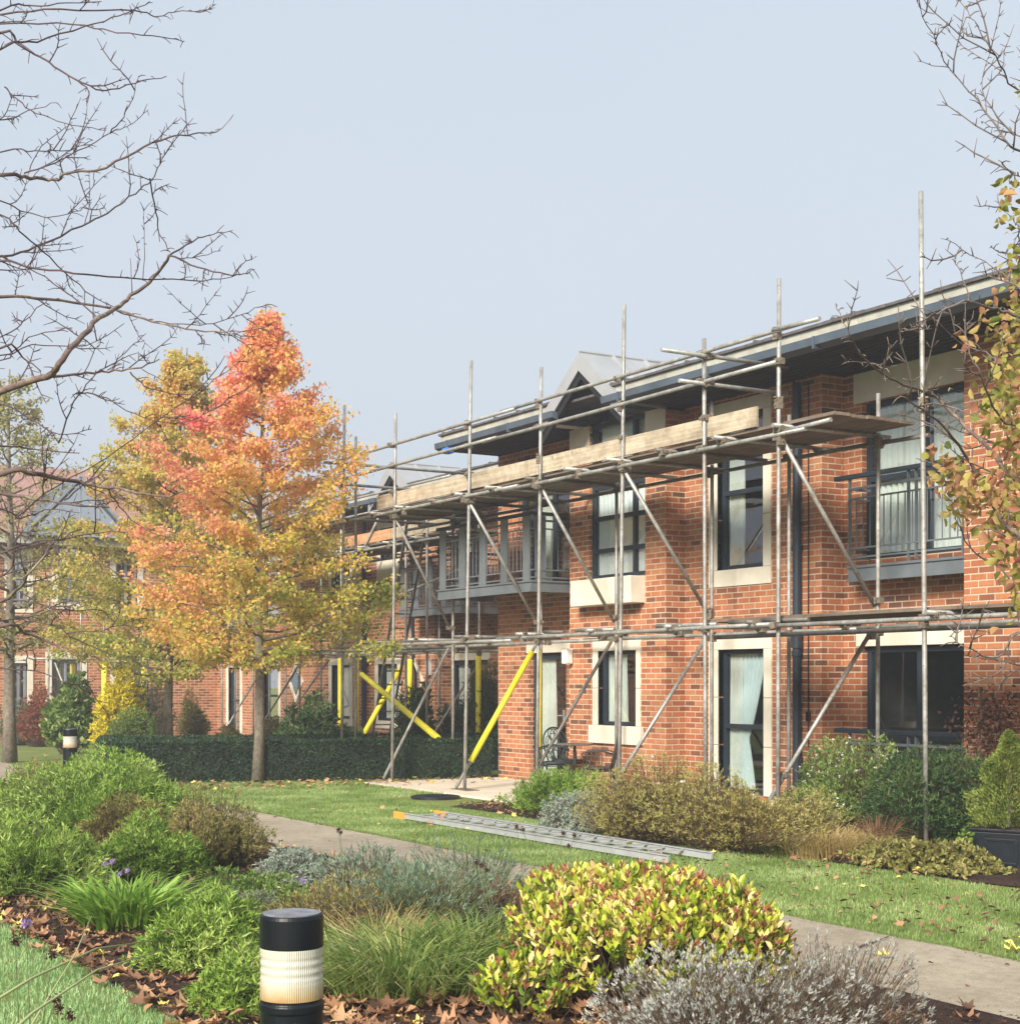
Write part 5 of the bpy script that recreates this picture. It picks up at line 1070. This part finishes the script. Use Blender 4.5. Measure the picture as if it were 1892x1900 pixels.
# ---- planting at the stepped back block
def atT(px, t): v = T(px, 0, t); return (v.x, v.y)
bush('rhododendron', 'large dark leaved rhododendron behind the hedge beneath the diamond window', 'shrub', atT(572, 30), .68, .6, 1.05, 420, 24, .12, .035, 'lf_dark', hue=.1, zpow=.4)
bush('fern_like_shrub', 'dark ferny shrub between the yellow pads in front of the right diamond window', 'shrub', atT(770, 29.5), .48, .4, 1.25, 260, 22, .11, .03, 'lf_dark', hue=.12)
bush('climbing_plant', 'tall dark green climber beside the dark door under the far balcony', 'climbing plant', (XX(893,14.9), 14.9), .45, .3, 1.75, 320, 30, .07, .03, 'lf_dark', hue=.12, zpow=.25, lo=.1)
bush('shrub', 'dark bushy shrub at the left of the far door behind the hedge', 'shrub', (XX(842,14.6), 14.6), .5, .3, 1.1, 240, 26, .08, .03, 'lf_dark', hue=.1, zpow=.3, lo=.1)
bush('dome_shrub', 'rounded clipped dark green dome shrub behind the left end of the hedge', 'shrub', atT(248, 27), .52, .5, 1.12, 900, 34, .04, .015, 'lf_mid', hue=-.12, zpow=.45, lump=.06, lo=.1)
bush('golden_shrub', 'brilliant yellow leaved shrub behind the clipped dome', 'shrub', atT(222, 29), .52, .5, 1.42, 320, 30, .08, .03, 'lf_gold', zpow=.45, lo=.15)
bush('olive_shrub', 'grey green olive shrub behind the yellow one', 'shrub', atT(268, 33), .55, .5, 1.70, 340, 30, .06, .02, 'lf_greygreen', zpow=.45, hue=.05, lo=.3)
bush('topiary', 'small cloud pruned pine in front of the far brick wall', 'shrub', atT(360, 35), .42, .35, 1.05, 260, 30, .05, .02, 'lf_olive', hue=.0, lo=.72, zpow=.2)
bush('leafy_shrub', 'broad leaved green shrub behind the far lamp bollard', 'shrub', atT(128, 34), .55, .5, 1.35, 260, 24, .13, .09, 'lf_mid', shape='ovate', hue=.12, zpow=.4)
bush('maple_shrub', 'low russet red maple at the left in front of the far wing', 'shrub', atT(70, 38), .65, .5, 1.35, 260, 26, .06, .03, 'lf_red', shape='gum', zpow=.5)
bush('shrub', 'thin brownish perennials between the topiary and the trunk of the orange tree', 'shrub', atT(425, 33), .75, .5, .55, 300, 18, .08, .02, 'lf_olive', hue=.1)
bush('shrub', 'grey green low shrubs at the foot of the far wing', 'shrub', atT(35, 39), .6, .5, .9, 200, 22, .09, .04, 'lf_greygreen', hue=-.2)
bush('shrub', 'mixed low olive shrubs in front of the far diamond window', 'shrub', atT(500, 34), .7, .5, .6, 260, 22, .08, .025, 'lf_olive', hue=.0)
bush('shrub', 'loose green shrub by the brick at the left of the far climbing plant', 'shrub', atT(640, 30.5), .5, .4, .75, 220, 22, .09, .03, 'lf_dark', hue=.15)
# ---- lawn blades
def lawn_blades(name, n, x0, x1, y0, y1, h, w, mat, keep=None):
    X = x0+(x1-x0)*rng.random(n); Y = y0+(y1-y0)*rng.random(n)
    if keep is not None: k = keep(X, Y); X, Y = X[k], Y[k]
    n = len(X); B = np.stack([X, Y, np.zeros(n)], 1); cl = np.array([noise.noise(Vector((x*1.4, y*1.4, 0))) for x, y in zip(X[::10], Y[::10])]); cl = np.repeat(cl, 10)[:n] if len(X) % 10 == 0 else np.resize(np.repeat(cl, 10), n)
    cx_ = np.array([noise.noise(Vector((a_*1.6, b_*1.6, 2)))+.6*noise.noise(Vector((a_*5, b_*5, 4))) for a_, b_ in zip(X, Y)]); big = cx_*.45
    o = blades(name, B, rng.random(n)*6.283, h*(.5+.8*rng.random(n)), h*.7*rng.random(n), w*(.6+.7*rng.random(n)), .48+.18*rng.normal(size=n)+big, M[mat], None, .3, (0, .5, 1)); tag(o, kind='stuff', label='short lawn grass', cat='grass'); return o
nb = rng.random
o = lawn_blades('lawn_grass', 125000, -20, -4.2, 7.02, 9.35, .042, .006, 'lf_lawn'); o['label'] = 'short damp lawn grass between the path and the wall border'
o = lawn_blades('lawn_grass', 42000, -23.4, -19, 7.02, 12.4, .05, .008, 'lf_lawn', lambda X, Y: (Y < 10.4) | (X < -21.9)); o['label'] = 'short grass between the path, hedge and patio'
o = lawn_blades('lawn_grass', 90000, -12.5, -3.2, -.6, 2.38, .04, .006, 'lf_lawn_cool', lambda X, Y: (Y < 2.36) & (Y > -X*.222-.75)); o['label'] = 'pale dewy lawn grass in the near left corner'
# edge of the lawn over the path
n = 9000; X = -22+18*rng.random(n); B = np.stack([X, 7.0+.035*np.array([noise.noise(Vector((x*1.3, 7.0, 3)))+.5*noise.noise(Vector((x*6, 7.0, 7))) for x in X])+rng.normal(size=n)*.012, np.zeros(n)], 1)
o = blades('lawn_edge_grass', B, -1.57+rng.normal(size=n)*.8, .045*(.5+rng.random(n)), .05*rng.random(n), np.full(n, .005), .45+.2*rng.normal(size=n), M['lf_lawn'], None, .4, (0, .5, 1)); tag(o, 'longer grass fringe overhanging the path edge', 'grass', kind='stuff')
# ---- fallen leaves and bark
def litter(name, label, n, fx, L, mat, shape='maple', hue=0, z=.02, flat=.35, ratio=.9):
    X, Y = fx(n); n = len(X); Pn = np.stack([X, Y, z+rng.random(n)*.035], 1); a = rng.random(n)*6.283
    D = np.stack([np.cos(a), np.sin(a), rng.normal(size=n)*flat], 1)
    ll = L*(.4+.95*rng.random(n)); o = leaves(name, Pn, D, ll, ll*ratio, .5+hue+.30*rng.normal(size=n), M[mat], None, shape, up=(0, 0, 1), cup=1.6); tag(o, label, 'fallen leaves', kind='stuff'); return o
def strip(x0, x1, y0, y1, p=1): return lambda n: (x0+(x1-x0)*rng.random(n), y0+(y1-y0)*rng.random(n)**p)
litter('fallen_leaves', 'small crumpled brown leaves between the maple leaves at the near bed edge', 1100, strip(-12.5, -2.8, 2.30, 3.5, 1.4), .06, 'lf_litter', 'ovate', z=.04, flat=.5, ratio=.6, hue=-.1)
litter('fallen_leaves', 'thick drift of brown and orange maple leaves along the near edge of the island bed', 620, strip(-12.5, -2.8, 2.30, 3.3, 1.6), .095, 'lf_litter', z=.03, flat=.12)
litter('fallen_leaves', 'brown maple leaves heaped under the plants at the bottom of the picture', 1200, strip(-8.0, -3.2, 2.9, 4.9), .10, 'lf_litter', z=.04, hue=.03, flat=.18)
litter('fallen_leaves', 'scattered leaves under the shrubs of the island bed', 700, strip(-14, -3, 3, 5.6), .09, 'lf_litter', z=.06, hue=-.12)
litter('fallen_leaves', 'small dark curled leaves scattered over the lawn nearest the planter', 520, lambda n: ((lambda u: (-4.3-6.5*u**1.4, 7.1+2.3*rng.random(n)))(rng.random(n))), .05, 'lf_litter', 'ovate', hue=-.28, z=.03, ratio=.6)
litter('fallen_leaves', 'pale yellow leaves dotted over the lawn', 130, lambda n: (-4.3-13*rng.random(n)**1.3, 7.05+2.4*rng.random(n)), .075, 'lf_litter', 'gum', hue=.42, z=.035)
litter('fallen_leaves', 'yellow and brown leaves at the foot of the hedge and orange tree', 420, lambda n: ((lambda u: (-21.6-1.9*u, 12.4-5.3*u))(rng.random(n))[0]+.5+.5*rng.normal(size=n)*.6, 12.6-5*rng.random(n)), .08, 'lf_litter', 'gum', hue=.1, z=.03)
litter('fallen_leaves', 'dry leaves and bark along the front of the wall border', 1300, strip(-17.2, -9, 9.4, 10.1), .05, 'lf_litter', 'ovate', hue=-.18, z=.04, ratio=.6)
litter('fallen_leaves', 'few dark leaves along the path edges', 110, lambda n: (-4-14*rng.random(n), np.where(rng.random(n) < .7, 6.93+.06*rng.normal(size=n), 5.9+rng.random(n))), .035, 'lf_litter', 'ovate', hue=-.3, z=.012, ratio=.6)
n = 26000; X = -14+11.5*rng.random(n); Y = 2.4+3.25*rng.random(n)
o = leaves('bark_chips', np.stack([X, Y, .03+.05*rng.random(n)], 1), np.stack([rng.normal(size=n), rng.normal(size=n), rng.normal(size=n)*.35], 1), .022*(.5+rng.random(n)), .012, .3+.25*rng.normal(size=n), M['lf_brown'], None, 'lance', up=(0, 0, 1)); tag(o, 'dark bark mulch on the island bed', 'mulch', kind='stuff')
def one_leaf(px, py, L, hue, label):
    g = G(px, py); Pn = np.array([[0, 0, .012]]); e = leaves('fallen_leaf', Pn, np.array([[.6, .5, .12]]), L, L*.6, np.array([hue]), M['lf_litter'], None, 'maple', up=(0,0,1), cup=2); e.location = (g.x, g.y, .012); tag(e, label, 'leaf')
one_leaf(1628, 1781, .085, .97, 'single pale yellow leaf lying on the middle of the path'); one_leaf(1862, 1771, .12, .99, 'large yellow leaf on the lawn edge by the path at the right')
g0, g1 = G(1575, 1768), G(1648, 1744); mb = MB(); mb.tube([g0+Vector((0,0,.008)), g0.lerp(g1, .3)+Vector((.0,.02,.02)), g0.lerp(g1, .65)+Vector((0,-.01,.012)), g1+Vector((0,0,.02))], [.005,.006,.004,.003], 6)
o = mb.build('fallen_twig', M['twig']); tag(o, 'thin dark twig lying across the path', 'twig')
# ---- bollards
def bollard(px, t, zt, label, r=.0935):
    c = T(px, 0, t); e = empty('lamp_bollard', (c.x, c.y, 0)); tag(e, label, 'lamp')
    mb = MB(); mb.lathe((0,0,0), [(r*.98,0),(r*.98,zt-.285),(r*1.02,zt-.28),(r*1.02,zt-.262),(r*.97,zt-.255),(r*.97,zt-.245)], 48); mb.build('post', M['black'], e, smooth=False, bevel=.002)
    pr = []; z = 0; zl = zt-.247
    Hh = .150; pr = []
    for i in range(29): a = zl+Hh*i/28; pr.append((r*(.985-.014*(.5+.5*math.cos(i*math.pi/2.2))*(2.6 if 9 < i < 26 else 0)), a))
    mb = MB(); mb.lathe((0,0,-zl), pr, 96, cap=False)
    o = mb.build('lens', M['lens'], e, smooth=True); o.location = (0, 0, zl)
    mb = MB(); mb.tube([(0,0,zl), (0,0,zl+Hh-.004)], r*.45, 20); mb.build('lamp_tube', M['white'], e)
    mb = MB(); mb.lathe((0,0,0), [(r*.96, zl+Hh-.002), (r, zl+Hh), (r, zt-.012), (r*.97, zt-.002), (r*.93, zt), (r*.90, zt-.002)], 48); mb.build('cap', M['black'], e, bevel=.002)
    mb = MB(); mb.lathe((0,0,0), [(r*.90, zt-.001), (r*.90, zt+.002), (.001, zt+.004)], 40, cap=False); mb.build('top_disc', M['cap_top'], e)
    return e
M['cap_top'] = plain('weathered_cap', (.20,.21,.24), .5, var=.3, scale=18)
eb = bollard(541, 4.5, .922, 'nearest black lamp bollard with a ribbed cream lens stained orange at its foot')
# rating plate on the post, facing the camera
ang = math.atan2(-eb.location.y, -eb.location.x)+.36
def on_post(a, z, w, h, d=.0965):
    out = []
    for da in (-w/2/d, w/2/d): out += [(d*math.cos(a+da), d*math.sin(a+da))]
    return [(*out[0], z), (*out[1], z), (*out[1], z+h), (*out[0], z+h)]
mb = MB(); zz = .922-.245-.09
for (a, z, w, h) in ((ang, zz, .035, .0015), (ang, zz+.02, .035, .0015), (ang-.18, zz, .0015, .02), (ang+.18, zz, .0015, .02), (ang-.1, zz+.006, .004, .009), (ang-.03, zz+.006, .004, .009), (ang+.04, zz+.010, .005, .004), (ang+.1, zz+.006, .003, .009), (ang-.26, zz+.022, .004, .008)): mb.quad(*on_post(a, z, w, h))
mb.build('rating_plate', M['cap_top'], eb)
bollard(130, 20.6, .97, 'distant black and white lamp bollard on the lawn at the left')
# ---- manholes
for (px, py, r_, lb_) in ((808, 1482, .34, 'round black drain cover in the lawn beside the patio'), (1540, 1592, .26, 'round black drain cover at the front of the wall border below the straw grass')):
    g = G(px, py); mb = MB(); mb.lathe((g.x, g.y, 0), [(r_, 0), (r_, .035), (r_*.92, .042), (r_*.9, .036), (.01, .036)], 28, cap=False)
    for k in range(-3, 4): mb.box(g.x-r_*.6, g.x+r_*.6, g.y+k*.06-.008, g.y+k*.06+.008, .034, .042)
    tag(mb.build('drain_cover', M['pot'], smooth=False), lb_, 'drain cover')
# ---- garden furniture
def arc(c, rx, rz_, a0, a1, n, plane='x', y=0): 
    return [(c[0]+rx*math.cos(R(a0+(a1-a0)*i/n)), y, c[1]+rz_*math.sin(R(a0+(a1-a0)*i/n))) for i in range(n+1)]
def chair(loc, rz, mat, label):
    e = empty('garden_chair', loc, rz); tag(e, label, 'chair', 'ornate cast iron chairs on the patio'); r = .009
    m = MB(); bk = lambda p: (p[0], p[1]+(p[2]-.42)*.22, p[2])     # back leans away (+y)
    m.tube([bk(p) for p in [(-.19,.20,.42)]+[(-.235,.20,.6)]+arc((0,.68), .235, .22, 180, 0, 12, y=.20)+[(.235,.20,.6),(.19,.20,.42)]], .013, 8)
    for (cx, cz, rx, rr) in ((0,.72,.09,.16),(-.12,.66,.07,.12),(.12,.66,.07,.12),(0,.53,.06,.10),(-.11,.52,.055,.08),(.11,.52,.055,.08),(-.06,.80,.06,.08),(.06,.80,.06,.08),(0,.62,.16,.2)):
        m.tube([bk(p) for p in arc((cx, cz), rx, rr, 0, 360, 16, y=.20)], r*.75, 6)
    m.build('backrest', M[mat], e, smooth=True)
    for s in (-1, 1):
        m = MB(); m.tube([(s*.22,.23,.62),(s*.25,.10,.66),(s*.26,-.08,.66),(s*.25,-.17,.64),(s*.24,-.19,.60),(s*.24,-.16,.58)], r*1.2, 8); m.tube([(s*.25,-.12,.65),(s*.27,-.10,.58),(s*.24,-.12,.5),(s*.21,-.14,.43)], r, 6)
        m.tube([(s*.25,.0,.655),(s*.26,.04,.58),(s*.23,.05,.5),(s*.2,.02,.43)], r*.8, 6); m.build('armrest', M[mat], e, smooth=True)
        for y in (-.17, .18):
            m = MB(); m.tube([(s*.19,y,.42),(s*.225,y*1.12,.33),(s*.20,y*1.1,.18),(s*.215,y*1.25,.04),(s*.25,y*1.35,.0)], [.02,.018,.013,.012,.016], 8); m.build('leg', M[mat], e, smooth=True)
    m = MB(); m.lathe((0,0,.41), [(.17,0),(.225,.0),(.235,.012),(.225,.026),(.16,.02),(.02,.018)], 24, cap=False)
    for k in range(8): a = k*math.pi/4; m.bar((0,0,.425), (.21*math.cos(a), .21*math.sin(a), .425), .02, .012)
    for q in (.07, .13): m.tube([(q*math.cos(a), q*math.sin(a), .427) for a in np.linspace(0, 6.283, 20)], .007, 5)
    m.tube([(.2*math.cos(a), .2*math.sin(a), .38) for a in np.linspace(0, 6.283, 20)], .009, 5)
    m.build('seat', M[mat], e, smooth=False); return e
cz = .03
c1 = T(1030, 0, 21.9); chair((c1.x, c1.y, cz), R(150), 'black_iron', 'dark green cast iron chair with its back to the lawn, left of the patio table')
c3 = T(1052, 0, 22.5); chair((c3.x, c3.y, cz), R(100), 'black_iron', 'cast iron chair half hidden behind the left hand one, against the patio table')
c2 = T(1108, 0, 20.9); chair((c2.x, c2.y, cz-.02), R(-25-15), 'iron_brown', 'rust brown cast iron chair seen side on, right of the patio table')
tt = T(1066, 0, 22.0); e = empty('garden_table', (tt.x, tt.y-.0, cz)); tag(e, 'small round metal table on the patio between the cast iron chairs', 'table')
mb = MB(); mb.lathe((0,0,0), [(.02,.66),(.26,.665),(.27,.672),(.27,.684),(.26,.69),(.01,.69)], 32, cap=False); mb.build('tabletop', M['tube_dark'], e)
mb = MB(); mb.tube([(0,0,.25),(0,0,.66)], .022, 10); mb.build('column', M['black_iron'], e)
for k in range(3): a = k*2.094+.3; mb = MB(); mb.tube([(0,0,.3),(.12*math.cos(a),.12*math.sin(a),.22),(.2*math.cos(a),.2*math.sin(a),.08),(.27*math.cos(a),.27*math.sin(a),0)], .014, 8); mb.build('leg', M['black_iron'], e, smooth=True)
# blue sheeting at the roof end
bb = MB(); p = P(822, 838, 11.62); bb.box(p.x-.06, p.x+.12, 11.62, 11.76, p.z-.03, p.z+.06); o = bb.build('plastic_wrap', M['blue'] if 'blue' in M else plain('blue_plastic', (.03,.18,.55), .4), bevel=.02); tag(o, 'scrap of blue plastic wrapped round the end of the near gutter', 'plastic')
# yellow hard hat bag on far deck
# ---- woodland out of frame that the windows reflect
n = 30000; X = -52+46*rng.random(n); Z = rng.random(n); Y = -14-2.2*rng.random(n)+1.2*np.array([noise.noise(Vector((x*.4, z*4, 0))) for x, z in zip(X, Z)])
hgt = np.array([5.6+1.6*noise.noise(Vector((x*.25, 0, 0)))+.8*noise.noise(Vector((x*.9, 0, 5))) for x in X])
o = leaves('woodland', np.stack([X, Y, Z*hgt], 1), rng.normal(size=(n,3)), .55, .34, .4+.25*rng.normal(size=n), M['lf_dark'], None, 'ovate'); tag(o, 'dark belt of trees beyond the lawn, behind the camera', 'woodland', kind='stuff')
# ---- autumn mist
hz = MB(); hz.box(-75, 20, -25, 30, -1.0, 14); m = bpy.data.materials.new('haze'); m.use_nodes = True; m.node_tree.nodes.clear()
ho = m.node_tree.nodes.new('ShaderNodeOutputMaterial'); pv = m.node_tree.nodes.new('ShaderNodeVolumePrincipled'); pv.inputs['Color'].default_value = (.93,.95,1,1); pv.inputs['Density'].default_value = HAZE
pv.inputs['Anisotropy'].default_value = .2; m.node_tree.links.new(pv.outputs[0], ho.inputs['Volume']); o = hz.build('haze', m); tag(o, 'thin autumn mist over the whole garden', 'mist', kind='stuff')
